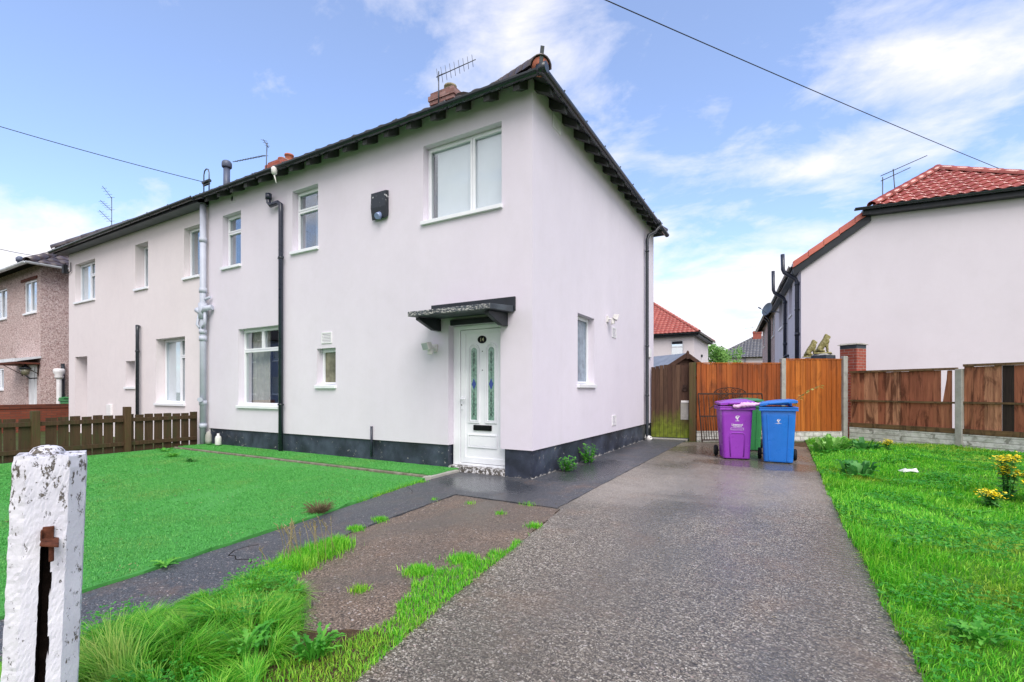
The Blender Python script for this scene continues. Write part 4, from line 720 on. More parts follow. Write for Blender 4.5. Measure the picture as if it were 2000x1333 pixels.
# ------------------------------------------------------------------ white house on the right with the half hip, and the house joined to it
rh = thing('tiled_house', 'grey white rendered house with glossy red half hipped roof behind the fence', 'house', (0, 0, 0), world=False)
RF = Fr((0, 0, 0), (1, 0, 0), (0, 1, 0)); RL = Fr((0, 0, 0), (0, 1, 0), (1, 0, 0)); TR = 0.72; WG = 7.6
mb = MB().prism([(0, 0, -0.05), (WG, 0, -0.05), (WG, 0, 5.12), (WG - 1.63, 0, 6.36), (1.63, 0, 6.36), (0, 0, 5.12)], (0, 0.3, 0))
R1 = (2.15, 3.15, 3.85, 5.0); R2 = (5.25, 6.65, 3.8, 5.0); R3 = (5.2, 6.6, 0.9, 2.4)
mb.plate(RL, 0.3, 8.75, -0.05, 5.12, 0, 0.3, [R1, R2, R3]); mb.plate(Fr((WG, 0, 0), (0, 1, 0), (-1, 0, 0)), 0.3, 8.75, -0.05, 5.12, 0, 0.3); mb.build('wall', 'grey_render', rh)
window(rh, RL, *R1, [(0, 1, 0, .66), (0, 1, .66, 1)], rec=0.10); window(rh, RL, *R2, [(0, .5, 0, 1), (.5, 1, 0, 1)], rec=0.10); window(rh, RL, *R3, [(0, .5, 0, 1), (.5, 1, 0, 1)], rec=0.10)
def rz(x): return 5.06 + TR * (x + 0.2)
mb = MB(); Ls = math.hypot(4.0, 4.0 * TR); xa = 1.72
def um(v):
    x = -0.2 + 4.0 * v / Ls
    return -0.10 if x < xa else -0.25 + (x - xa) / (3.8 - xa) * 2.05
tiles(mb, (-0.2, 0, 5.06), (0, 1, 0), (4.0, 0, 4.0 * TR), Ls, um, lambda v: 8.75, sub=6); tiles(mb, (WG + 0.2, 0, 5.06), (0, 1, 0), (-4.0, 0, 4.0 * TR), Ls, um, lambda v: 8.75, sub=4)
zh = rz(xa); hL = math.hypot(2.05, rz(3.8) - zh)
tiles(mb, (0, -0.25, zh), (1, 0, 0), (0, 2.05, rz(3.8) - zh), hL, lambda v: xa + (3.8 - xa) * v / hL, lambda v: WG - xa - (3.8 - xa) * v / hL, tw=0.25, tcr=0.28, amp=0.042, step=0.03)
d = 0.05; V = [(-0.2, -0.08, 5.06 - d), (xa, -0.08, zh - d), (xa, -0.25, zh - d), (WG - xa, -0.25, zh - d), (WG - xa, -0.08, zh - d), (WG + 0.2, -0.08, 5.06 - d), (WG + 0.2, 8.75, 5.06 - d), (-0.2, 8.75, 5.06 - d), (3.8, 1.8, rz(3.8) - d), (3.8, 8.75, rz(3.8) - d)]
mb.add(V, [(0, 1, 8, 9, 7), (2, 3, 8), (1, 2, 8), (4, 8, 3), (5, 6, 9, 8, 4)], 1)
rf = mb.build('roof', ['red_tile', 'dark_timber'], rh, clean=False)
for s_ in (0, 1):
    f_ = (lambda x: x) if s_ == 0 else (lambda x: WG - x)
    h = MB(); ridged(h, (f_(xa - 0.03), -0.27, zh + 0.03), (f_(3.8), 1.8, rz(3.8) + 0.04), 0.12, 0.40); h.build('hip_tiles', 'red_tile', rf)
    vt = MB(); bg = MB()
    for i in range(5):
        x0, x1 = -0.22 + i * 0.385, -0.22 + (i + 1) * 0.385 + 0.03; lift = 0.03
        a0, a1 = rz(x0) + lift + 0.012, rz(x1) + lift - 0.012
        vt.hexa([(f_(x0), -0.13, a0 - 0.15), (f_(x1), -0.13, a1 - 0.15), (f_(x1), 0.06, a1 - 0.15), (f_(x0), 0.06, a0 - 0.15), (f_(x0), -0.13, a0 + 0.04), (f_(x1), -0.13, a1 + 0.04), (f_(x1), 0.06, a1 + 0.04), (f_(x0), 0.06, a0 + 0.04)])
    vt.build('verge_tiles', 'verge_tile', rf, bevel=0.006)
    bg.hexa([(f_(-0.2), -0.09, rz(-0.2) - 0.36), (f_(xa), -0.09, rz(xa) - 0.36), (f_(xa), -0.02, rz(xa) - 0.36), (f_(-0.2), -0.02, rz(-0.2) - 0.36), (f_(-0.2), -0.09, rz(-0.2) - 0.12), (f_(xa), -0.09, rz(xa) - 0.12), (f_(xa), -0.02, rz(xa) - 0.12), (f_(-0.2), -0.02, rz(-0.2) - 0.12)]); bg.build('bargeboard', 'black_paint', rh)
h = MB(); ridged(h, (3.8, 1.75, rz(3.8) + 0.04), (3.8, 8.75, rz(3.8) + 0.04), 0.12, 0.4); h.build('ridge_tiles', 'red_tile', rf)
MB().box(1.5, WG - 1.5, -0.24, -0.02, zh - 0.21, zh - 0.05).build('fascia', 'black_paint', rh)
gutter_mb((1.28, -0.32, zh - 0.02), (WG - 1.28, -0.32, zh - 0.02), (0, -1, 0), 0.07).build('gutter', 'black_plastic', rh)
gutter_mb((-0.26, 0.02, 5.04), (-0.26, 8.75, 5.04), (-1, 0, 0), 0.065).build('gutter', 'black_plastic', rh); MB().box(-0.2, -0.001, 0.0, 8.75, 4.90, 4.98).build('soffit', 'soffit_paint', rh)
for yy, top in ((0.22, 5.45), (3.6, 5.70)):
    p = MB().tube([(-0.08, yy, 0), (-0.08, yy, 4.55), (-0.12, yy, 4.66), (-0.42, yy - 0.02, 4.88), (-0.46, yy - 0.02, 4.98), (-0.47, yy - 0.02, top)], 0.058, 12)
    for zz in (0.5, 2.9, 4.45): p.tube([(-0.08, yy, zz), (-0.08, yy, zz + 0.1)], 0.07, 12)
    if yy > 1: p.tube([(-0.08, yy, 2.3), (-0.14, yy - 0.1, 2.4), (-0.08, yy - 0.45, 2.48), (0.0, yy - 0.5, 2.48)], 0.045, 10)
    po = p.build('soil_pipe', 'navy_plastic', rh)
    for zz in (3.7, 2.05): bracket_ring(po, (-0.08, yy, zz), 0.058, RL)
aerial(rh, (2.30, 1.2, 6.6), (2.30, 1.2, 7.75), [((2.24, 1.15, 7.62), (2.95, 1.1, 7.88), 4, 0.05, (0.2, 1, 0.1))]); aerial(rh, (2.62, 1.2, 7.0), (2.56, 1.2, 7.95), [((2.26, 1.2, 7.80), (3.36, 1.15, 8.18), 11, 0.10, (-0.3, 1, 0.15))])
MB().box(-0.35, -0.02, 0.0, 0.03, 2.3, 2.33)
rh.location = (3.40, 11.13, 0); rh.rotation_euler = (0, 0, R(5.5))
r2 = thing('pebbledash_house', 'narrow sliver of dark roofed pebbledashed house joined to the red roofed one', 'house', (0, 0, 0), world=False)
Q1 = (0.3, 1.6, 3.85, 5.02); Q2 = (6.6, 7.8, 3.85, 5.0)
MB().plate(RL, 0, 8.75, -0.05, 5.12, 0, 0.3, [Q1, Q2]).plate(Fr((0, 8.75, 0), (1, 0, 0), (0, -1, 0)), 0.3, 7.3, -0.05, 5.12, 0, 0.3).build('wall', 'pebbledash', r2)
window(r2, RL, *Q1, [(0, .5, 0, .62), (0, .5, .62, 1), (.5, 1, 0, 1)], rec=0.06); window(r2, RL, *Q2, [(0, 1, 0, 1)], rec=0.06)
mb = MB(); tiles(mb, (-0.3, 0, 5.06), (0, 1, 0), (4.1, 0, 4.1 * TR), math.hypot(4.1, 4.1 * TR), lambda v: 0.0, lambda v: 9.1 - 0.8 * v, sub=4)
mb.add([(-0.3, 0, 5.0), (3.8, 0, 7.95), (3.8, 5.0, 7.95), (-0.3, 9.1, 5.0), (7.9, 9.1, 5.0), (7.9, 0, 5.0)], [(0, 1, 2, 3), (3, 2, 4), (1, 5, 4, 2)], 1); mb.build('roof', ['grey_tile', 'dark_timber'], r2, clean=False)
gutter_mb((-0.34, 0.0, 5.04), (-0.34, 9.1, 5.04), (-1, 0, 0), 0.065).build('gutter', 'black_plastic', r2)
for yy in (1.75, 2.6): MB().tube([(-0.3, yy, 5.0), (-0.08, yy, 4.75), (-0.08, yy, 0.0)], 0.05, 10).build('downpipe', 'black_plastic', r2)
ds = MB(); nn_ = 18
for k_, r_ in enumerate((0.0, 0.1, 0.2, 0.28)):
    pass
vs = [(-0.42, 6.6, 4.72)]; dn = Vector((-0.75, -0.55, 0.3)).normalized(); du_ = dn.cross(Z).normalized(); dv_ = du_.cross(dn)
for r_ in (0.1, 0.2, 0.29):
    for j in range(nn_): t_ = 2 * math.pi * j / nn_; vs.append(Vector((-0.42, 6.6, 4.72)) + (du_ * math.cos(t_) + dv_ * math.sin(t_)) * r_ + dn * r_ * r_ * 0.9)
fs = [(0, 1 + j, 1 + (j + 1) % nn_) for j in range(nn_)] + [(1 + k * nn_ + j, 1 + k * nn_ + (j + 1) % nn_, 1 + (k + 1) * nn_ + (j + 1) % nn_, 1 + (k + 1) * nn_ + j) for k in range(2) for j in range(nn_)]
ds.add(vs, fs, 0, True).tube([(0, 6.7, 4.6), (-0.25, 6.65, 4.62), (-0.42, 6.6, 4.70)], 0.018, 8).tube([(-0.42, 6.6, 4.5), (-0.75, 6.3, 4.75)], 0.01, 6).tube([(-0.73, 6.32, 4.74), (-0.82, 6.25, 4.79)], 0.03, 8); ds.build('satellite_dish', 'mesh_dish', rh)
m_ = Matrix.Rotation(R(5.5), 4, 'Z') @ Vector((0, 8.76, 0)); r2.location = (3.40 + m_.x, 11.13 + m_.y, 0); r2.rotation_euler = (0, 0, R(5.5))

# ------------------------------------------------------------------ far houses, shed, tree
fh = thing('tiled_house', 'distant white house with matt red tiled roof, seen over the side gate', 'house', (-8, 32, 0))
HF = Fr((0, 29.1, 0), (1, 0, 0), (0, 1, 0)); hw = [(-4.05, -3.2, 3.5, 4.75), (-6.6, -5.6, 3.5, 4.75), (-4.2, -3.0, 0.9, 2.3)]
MB().plate(HF, -13.5, -2.5, -0.05, 5.2, 0, 0.3, hw).plate(Fr((-2.5, 29.1, 0), (0, 1, 0), (-1, 0, 0)), 0.3, 7.0, -0.05, 5.2, 0, 0.3).build('wall', 'cream_render', fh)
for h_ in hw: window(fh, HF, *h_, [(0, 1, 0, .62), (0, 1, .62, 1)], rec=0.08)
hip_roof(fh, -14, -2.1, 28.7, 36.5, 5.22, 0.72, 'far_red_tile', 'FR', sub=5)
gutter_mb((-14, 28.65, 5.2), (-2.05, 28.65, 5.2), (0, -1, 0), 0.09).build('gutter', 'black_plastic', fh); gutter_mb((-2.05, 28.6, 5.2), (-2.05, 36.5, 5.2), (1, 0, 0), 0.09).build('gutter', 'black_plastic', fh)
MB().box(-13.9, -2.15, 28.78, 29.05, 4.98, 5.12).build('fascia', 'black_paint', fh); MB().box(-2.45, -2.15, 29.06, 36.2, 4.98, 5.12).build('fascia', 'black_paint', fh)
MB().box(-2.5, -2.38, 32.2, 32.4, 3.7, 3.9).build('floodlight', 'black_plastic', fh, bevel=0.02)
gh = thing('tiled_house', 'far house with grey tiled hipped roof and small chimney between two white houses', 'house', (3, 58, 0))
MB().box(-4.1, 9, 54.9, 62.5, 0, 5.0).build('wall', 'cream_render', gh)
hip_roof(gh, -4.5, 9.5, 54.5, 62.9, 5.0, 0.62, 'grey_tile', 'F', 0.34, 0.42, 4)
chimney(gh, -0.4, 0.5, 58.3, 59.2, 7.0, 8.3, 'red_chimney_brick', [(0.0, 58.7, 0.12, 0.3)], 'terracotta'); aerial(gh, (-0.4, 58.3, 8), (-0.4, 58.3, 9.0), [((-0.3, 58.3, 8.8), (-1.3, 58.3, 8.7), 6, 0.15, (0, 1, 0.4))])
MB().tube([(-1.0, 54.7, 4.0), (-1.0, 54.7, 5.4)], 0.05, 8).build('vent_pipe', 'grey_pipe', gh)
sh = thing('garden_shed', 'brown wooden garden shed with grey felt roof behind the side gate', 'shed', (0, 0, 0), world=False)
MB().prism([(-0.7, 0, 0), (0.7, 0, 0), (0.7, 0, 1.95), (0, 0, 2.34), (-0.7, 0, 1.95)], (0, 2.6, 0)).build('wall', 'shed_wood', sh)
for s_ in (-1, 1):
    MB().hexa([(0, -0.12, 2.36), (s_ * 0.86, -0.12, 1.88), (s_ * 0.86, 2.7, 1.88), (0, 2.7, 2.36), (0, -0.12, 2.39), (s_ * 0.86, -0.12, 1.91), (s_ * 0.86, 2.7, 1.91), (0, 2.7, 2.39)]).build('roof', 'shed_felt', sh)
    MB().hexa([(0, -0.15, 2.27), (s_ * 0.88, -0.15, 1.78), (s_ * 0.88, -0.122, 1.78), (0, -0.122, 2.27), (0, -0.15, 2.41), (s_ * 0.88, -0.15, 1.92), (s_ * 0.88, -0.122, 1.92), (0, -0.122, 2.41)]).build('bargeboard', 'shed_wood', sh)
MB().prism([(-0.05, -0.165, 2.2), (0.05, -0.165, 2.2), (0.05, -0.165, 2.42), (0, -0.165, 2.47), (-0.05, -0.165, 2.42)], (0, 0.012, 0)).build('finial', 'shed_wood', sh)
sh.location = (0.23, 9.95, 0); sh.rotation_euler = (0, 0, R(50))

def leaf_cloud(mb, centres, n, size, rng_, m=0, flat=0.0):
    for c, r in centres:
        for _ in range(n):
            v = Vector(rng_.normal(size=3)); v = v.normalized() * r * rng_.random() ** 0.45; p = Vector(c) + v
            a = Vector(rng_.normal(size=3)).normalized(); b = a.orthogonal().normalized(); s_ = size * (0.6 + rng_.random() * 0.8)
            mb.add([p - a * s_, p + b * s_ * 0.45, p + a * s_, p - b * s_ * 0.45], [(0, 1, 2, 3)], m)
tr = thing('tree', 'light green leafy tree beyond the far red roofed house', 'tree', (-3.0, 46, 0))
MB().tube([(-3.0, 46, 0), (-3.05, 46, 2.5), (-2.9, 46.1, 5.0)], [0.22, 0.17, 0.06], 10).tube([(-3.05, 46, 2.6), (-3.9, 45.8, 4.8)], [0.1, 0.03], 8).tube([(-3.0, 46, 3.0), (-2.0, 46.3, 4.9)], [0.09, 0.03], 8).build('trunk', 'dark_timber', tr)
mb = MB(); leaf_cloud(mb, [((-3.0 + random.gauss(0, 1.0), 46 + random.gauss(0, 0.9), 4.5 + max(-1.2, min(0.9, random.gauss(0, 0.7)))), random.uniform(0.45, 0.9)) for _ in range(20)], 170, 0.11, rng); mb.build('crown', 'tree_leaf', tr, clean=False)

# ------------------------------------------------------------------ side gate, fences
sg = thing('side_gate', 'brown boarded side gate gone green with algae at the bottom, beside the house corner', 'gate', (0.5, 6.52, 0))
g0, g1 = Vector((0.03, 6.49, 0)), Vector((0.94, 6.56, 0)); GF = Fr(g0, (g1 - g0).normalized(), Vector((-(g1 - g0).y, (g1 - g0).x, 0)).normalized()); GL = (g1 - g0).length
mb = MB()
for i in range(9):
    a, b = i * GL / 9 + 0.004, (i + 1) * GL / 9 - 0.004; tp = 1.80 + 0.07 * math.sin(math.pi * min(1, (i + 0.5) / 9 * 0.95))
    mb.fbox(GF, a, b, random.uniform(0, 0.003), 0.022, 0.05, tp)
mb.build('boarding', 'gate_board', sg); MB().fbox(GF, 0.02, GL - 0.02, 0.023, 0.055, 0.3, 0.42).fbox(GF, 0.02, GL - 0.02, 0.023, 0.055, 1.45, 1.57).build('ledges', 'gate_board', sg)
lt = MB(); c = GF.p(GL - 0.1, -0.01, 1.30); M2 = (-GF.n).to_track_quat('Z', 'Y').to_matrix().to_4x4(); M2.translation = c
ring = [GF.p(GL - 0.1 + 0.05 * math.cos(t_), -0.025, 1.25 + 0.05 * math.sin(t_)) for t_ in np.linspace(0, 2 * math.pi, 17)]; lt.tube(ring, 0.009, 6, caps=False); lt.fbox(GF, GL - 0.15, GL - 0.05, -0.012, 0, 1.20, 1.36); lt.build('ring_latch', 'rust', sg)
MB().fbox(GF, GL - 0.19, GL - 0.01, -0.018, -0.001, 0.92, 0.97).build('bolt', 'off_white', sg); MB().fbox(GF, GL - 0.20, GL - 0.02, -0.004, 0.001, 0.50, 0.92).build('repair_panel', 'concrete', sg)
MB().box(0.95, 1.10, 6.46, 6.60, -0.03, 1.90).build('gate_post', 'moss_post', sg, bevel=0.01)
MB().prism([(0.0, 6.3, -0.03), (0.92, 6.36, -0.03), (0.92, 6.50, -0.03), (0.0, 6.46, -0.03)], (0, 0, 0.065)).build('threshold', 'concrete', sg, bevel=0.008)

def fence_boards(fr, s0, s1, z0, z1, bw=0.118, gaps=(), d=0.0, lap=True, zj=0.012, skip=()):
    mb = MB(); s_ = s0; i = 0
    while s_ < s1 - 0.03:
        w = bw * random.uniform(0.93, 1.06); e_ = min(s_ + w, s1)
        inside = [g_ for g_ in gaps if g_[0] <= s_ + 1e-6 < g_[1] - 1e-6]
        if inside: s_ = inside[0][1]; i += 1; continue
        ahead = [g_ for g_ in gaps if s_ < g_[0] < e_ + 0.04]
        if ahead: e_ = ahead[0][0]
        if i not in skip and not any(a < (s_ + e_) / 2 < b for a, b in gaps):
            zt = z1 + random.uniform(-zj, zj) * 0.5; o_ = random.uniform(0, 0.003)
            if lap: mb.hexa([fr.p(s_, d - 0.016 - o_, z0), fr.p(e_ + 0.012, d - 0.004 - o_, z0), fr.p(e_ + 0.012, d + 0.004, z0), fr.p(s_, d + 0.0, z0), fr.p(s_, d - 0.016 - o_, zt), fr.p(e_ + 0.012, d - 0.004 - o_, zt), fr.p(e_ + 0.012, d + 0.004, zt), fr.p(s_, d + 0.0, zt)])
            else: mb.fbox(fr, s_ + 0.001, e_ - 0.001, d - o_ - (0.008 if i % 2 else 0), d + 0.01, z0, zt)
        s_ = e_; i += 1
    return mb
def mkfr(a, b):
    a, b = Vector((*a, 0)), Vector((*b, 0)); t_ = (b - a).normalized(); return Fr(a, t_, Vector((-t_.y, t_.x, 0))), (b - a).length
bf = thing('board_fence', 'tall orange closeboard fence with concrete posts behind the bins', 'fence', (2.7, 7.4, 0))
F1, L1 = mkfr((1.12, 6.50), (4.24, 8.44)); FD = 0.0
pp = 2.13    # second post along the run
fence_boards(F1, 0.0, pp - 0.06, 0.24, 1.87, 0.125).build('panel', 'orange_fence', bf)['label'] = 'reddish orange boarded panel'
fence_boards(F1, pp + 0.06, L1 - 0.06, 0.22, 1.97, 0.125).build('panel', 'amber_fence', bf)['label'] = 'brighter amber boarded panel'
for a, b, zz in ((0.0, pp - 0.06, 1.87), (pp + 0.06, L1 - 0.06, 1.97)):
    MB().fbox(F1, a, b, 0.008, 0.05, 0.55, 0.62).build('rail', 'fence_rail', bf); MB().fbox(F1, a, b, 0.008, 0.05, 1.5, 1.57).build('rail', 'fence_rail', bf); MB().fbox(F1, a, b, -0.024, 0.03, zz + 0.002, zz + 0.028).build('capping', 'amber_fence', bf)
MB().fbox(F1, 0.0, pp - 0.06, -0.02, 0.03, -0.05, 0.235).build('gravel_board', 'rock_block', bf); MB().fbox(F1, pp + 0.06, L1 - 0.06, -0.02, 0.03, -0.05, 0.215).build('gravel_board', 'rock_block', bf)
for s_, h_ in ((pp, 2.0), (L1, 2.06)): MB().fbox(F1, s_ - 0.055, s_ + 0.055, -0.06, 0.05, -0.05, h_).build('post', 'concrete', bf, bevel=0.012)

pf = thing('panel_fence', 'weathered red brown fence panels with broken slats on white concrete gravel boards', 'fence', (6.0, 7.3, 0))
F2, L2 = mkfr((4.32, 8.44), (9.4, 4.95)); pk = 2.14
for a, b, z1, gp, dk in ((0.05, pk - 0.06, 1.64, ((1.82, 1.93), (2.005, pk)), None), (pk + 0.06, pk + 1.95, 1.70, ((pk + 0.625, pk + 0.80),), (pk + 0.632, pk + 0.795)), (pk + 2.07, L2, 1.70, (), None)):
    fence_boards(F2, a, b, 0.40, z1, 0.15, gp, 0.02, False).build('panel', 'red_fence', pf)
    if dk: MB().fbox(F2, dk[0], dk[1], 0.012, 0.03, 0.40, z1).build('slat', 'rotten_board', pf)['label'] = 'blackened rotten slat'
    else:
        if gp: MB().hexa([F2.p(1.822, 0.012, 0.40), F2.p(1.928, 0.012, 0.40), F2.p(1.928, 0.025, 0.40), F2.p(1.822, 0.025, 0.40), F2.p(1.822, 0.012, 0.95), F2.p(1.928, 0.012, 1.0), F2.p(1.928, 0.025, 1.0), F2.p(1.822, 0.025, 0.95)]).hexa([F2.p(1.850, 0.012, 0.96), F2.p(1.928, 0.012, 0.99), F2.p(1.928, 0.025, 0.99), F2.p(1.850, 0.025, 0.96), F2.p(1.918, 0.012, 1.45), F2.p(1.928, 0.012, 1.62), F2.p(1.928, 0.025, 1.62), F2.p(1.918, 0.025, 1.45)]).build('slat', 'red_fence', pf)['label'] = 'snapped slat'
    e_ = pk - 0.04 if a < 1 else b
    MB().hexa([F2.p(a, -0.022, 0.955), F2.p(e_, -0.022, 0.945), F2.p(e_, 0.008, 0.945), F2.p(a, 0.008, 0.955), F2.p(a, -0.022, 0.995), F2.p(e_, -0.022, 0.985), F2.p(e_, 0.008, 0.985), F2.p(a, 0.008, 0.995)]).build('rail', 'fence_rail', pf)
    MB().fbox(F2, a, e_, -0.035, 0.04, z1 + 0.002, z1 + 0.05).build('capping', 'fence_rail', pf); MB().fbox(F2, a, e_, -0.04, 0.0, 0.335, 0.44).build('bottom_rail', 'fence_rail', pf)
    gb = MB(); k_ = 40; vs = []
    for i in range(k_ + 1):
        for j, zz in enumerate(np.linspace(-0.05, 0.33, 9)): vs.append(F2.p(a + (b - a) * i / k_, -0.035 + random.uniform(-0.008, 0.008), zz))
    gb.add(vs, [(i * 9 + j, (i + 1) * 9 + j, (i + 1) * 9 + j + 1, i * 9 + j + 1) for i in range(k_) for j in range(8)], 0, True).fbox(F2, a, b, -0.02, 0.04, -0.05, 0.332); gb.build('gravel_board', 'rock_block', pf, clean=False)
for s_, h_ in ((pk, 1.66), (pk + 2.01, 1.66)): MB().fbox(F2, s_ - 0.058, s_ + 0.058, -0.075, 0.06, -0.05, h_).build('post', 'concrete', pf, bevel=0.012)

# picket fence between the two front gardens
kf = thing('picket_fence', 'low dark brown picket fence between the front gardens, left of the green turf', 'fence', (-8.25, -3, 0))
KX = -8.22; y = -0.12; post_y = (-1.42, -2.74, -4.1, -5.5)
while y > -6.6:
    if not any(abs(y - 0.07 - p_) < 0.05 for p_ in post_y):
        h_ = 0.745 + random.uniform(-0.012, 0.012); t_ = random.uniform(-0.006, 0.006)
        MB().hexa([(KX - 0.02, y - 0.145, 0.02), (KX, y - 0.145, 0.02), (KX, y, 0.02), (KX - 0.02, y, 0.02), (KX - 0.02, y - 0.145 + t_, h_), (KX, y - 0.145 + t_, h_), (KX, y + t_, h_), (KX - 0.02, y + t_, h_)]).build('picket', 'picket', kf, bevel=0.003)
    y -= 0.145 + random.uniform(0.016, 0.03)
for p_ in post_y: MB().box(KX - 0.03, KX + 0.08, p_ - 0.055, p_ + 0.055, -0.03, 0.90 if p_ > -2 else 0.87).build('post', 'picket_post', kf, bevel=0.008)
ys = [-0.10, *post_y, -6.6]
for a, b in zip(ys, ys[1:]):
    for zz in (0.605, 0.14): MB().box(KX + 0.001, KX + 0.042, b + 0.055, a - 0.055, zz, zz + 0.075).build('rail', 'picket', kf, bevel=0.004)

# ------------------------------------------------------------------ white gate post in the foreground
gp_ = thing('gate_post', 'flaking white painted gate post with a rusty latch at the drive entrance', 'post', (0, 0, 0), world=False)
mb = MB(); sec = [(-0.105, -0.055), (-0.062, -0.1), (0.058, -0.1), (0.105, -0.045), (0.105, 0.1), (-0.105, 0.1)]
# a long lofted section with a latch slot cut back into the front face
prof = []
def dens(a, b, k): return [(a[0] + (b[0] - a[0]) * i / k, a[1] + (b[1] - a[1]) * i / k) for i in range(k)]
ks = (4, 20, 4, 4, 4, 4)
for i, k_ in enumerate(ks): prof += dens(sec[i], sec[(i + 1) % 6], k_)
NP = len(prof); zs = np.linspace(-0.05, 1.055, 90); vs = []; prs = np.random.default_rng(3)
for zz in zs:
    tz = 1 - 0.02 * max(0, zz); rnd = 1.0
    if zz > 1.02: rnd = 1 - (zz - 1.02) * 1.2
    for i, (a, b) in enumerate(prof):
        slot = 4 < i < 24 and -0.008 < a < 0.014 + 0.004 * math.sin(zz * 31) and zz < 0.80
        dd = 0.055 if slot else 0.0
        e_ = 0.0006 * prs.normal() + (0.0016 * math.sin(zz * 47 + i) * prs.random() if i in (4, 24, 0, 28) else 0)
        vs.append((a * rnd * tz + e_, b * rnd + dd + e_, zz + (0.004 * math.sin(a * 60) if zz > 1.03 else 0)))
fs = []; mi = []
for r_ in range(len(zs) - 1):
    for i in range(NP):
        j = (i + 1) % NP; fs.append((r_ * NP + i, r_ * NP + j, (r_ + 1) * NP + j, (r_ + 1) * NP + i))
        deep = any(vs[q_][1] > -0.06 and 5 < (q_ % NP) < 23 for q_ in (r_ * NP + i, r_ * NP + j)); mi.append(1 if deep and 4 < i < 24 else 0)
mb.add(vs, fs, 0, False); mb.mi = mi
top_c = len(mb.v); mb.add([(0, 0, 1.062)] + vs[-NP:], [(0, 1 + i, 1 + (i + 1) % NP) for i in range(NP)])
dm = [(0.052, 1.055), (0.050, 1.066), (0.040, 1.077), (0.022, 1.083), (0.004, 1.085)]; mb.lathe(dm, (-0.012, -0.01, 0), 18)
mb.build('shaft', ['flaky_paint', 'slot_dark'], gp_)
lt = MB().box(-0.010, 0.022, -0.112, -0.097, 0.80, 0.838).box(-0.014, -0.008, -0.125, -0.097, 0.80, 0.83); lt.hexa([(-0.012, -0.16, 0.790), (0.040, -0.165, 0.780), (0.036, -0.098, 0.792), (-0.010, -0.098, 0.802), (-0.012, -0.16, 0.797), (0.040, -0.165, 0.787), (0.036, -0.098, 0.800), (-0.010, -0.098, 0.810)]); lt.tube([(0.018, -0.135, 0.79), (0.02, -0.135, 0.735)], 0.008, 8); lt.build('latch', 'latch_rust', gp_, bevel=0.002)
gp_.location = (0.978, -5.229, 0); gp_.rotation_euler = (R(0), R(1.9), R(70)); gp_.scale = (0.80, 0.80, 0.968)

# ------------------------------------------------------------------ brick piers and stone lions
def pier(label, x, y, top, rot, w=0.42, cap='mortar', capover=0.03, band='blue_brick'):
    p = thing('brick_pier', label, 'pillar', (0, 0, 0), world=False); h = w / 2
    MB().box(-h, h, -h, h, -0.03, top - 0.13).build('brickwork', 'brick', p); MB().box(-h - .002, h + .002, -h - .002, h + .002, top - 0.128, top - 0.035).build('band', band, p, bevel=0.004)
    k_ = h + capover; q = MB().hexa([(-k_, -k_, top - 0.033), (k_, -k_, top - 0.033), (k_, k_, top - 0.033), (-k_, k_, top - 0.033), (-k_ * .75, -k_ * .75, top + 0.012), (k_ * .75, -k_ * .75, top + 0.012), (k_ * .75, k_ * .75, top + 0.012), (-k_ * .75, k_ * .75, top + 0.012)]); q.build('cap', cap, p, bevel=0.006)
    p.location = (x, y, 0); p.rotation_euler = (0, 0, R(rot)); return p
pier('tall red brick gate pier with ragged mortar cap, behind the fence corner', 4.56, 9.86, 2.46, 54.8, 0.42, 'mortar', 0.055)
pier('brick pier under the larger stone lion, partly hidden by the fence', 3.87, 9.48, 2.19, 54.8, 0.40, 'concrete', 0.0)
pier('brick pier under the smaller rear stone lion, hidden by the fence top', 3.70, 10.32, 2.14, 54.8, 0.40, 'concrete', 0.0)
def skin(name, pts, edges, mat, parent, sub=2):
    me = bpy.data.meshes.new(name); me.from_pydata([p[:3] for p in pts], edges, []); b = bmesh.new(); b.from_mesh(me); ly = b.verts.layers.skin.verify()
    b.verts.ensure_lookup_table()
    for v, p in zip(b.verts, pts): v[ly].radius = (p[3], p[4] if len(p) > 4 else p[3])
    b.verts[0][ly].use_root = True; b.to_mesh(me); b.free(); me.materials.append(MATS[mat])
    o = bpy.data.objects.new(name, me); COL.objects.link(o); o.parent = parent; md = o.modifiers.new('skin', 'SKIN'); md.use_smooth_shade = True; s2 = o.modifiers.new('sub', 'SUBSURF'); s2.levels = sub; s2.render_levels = sub; return o
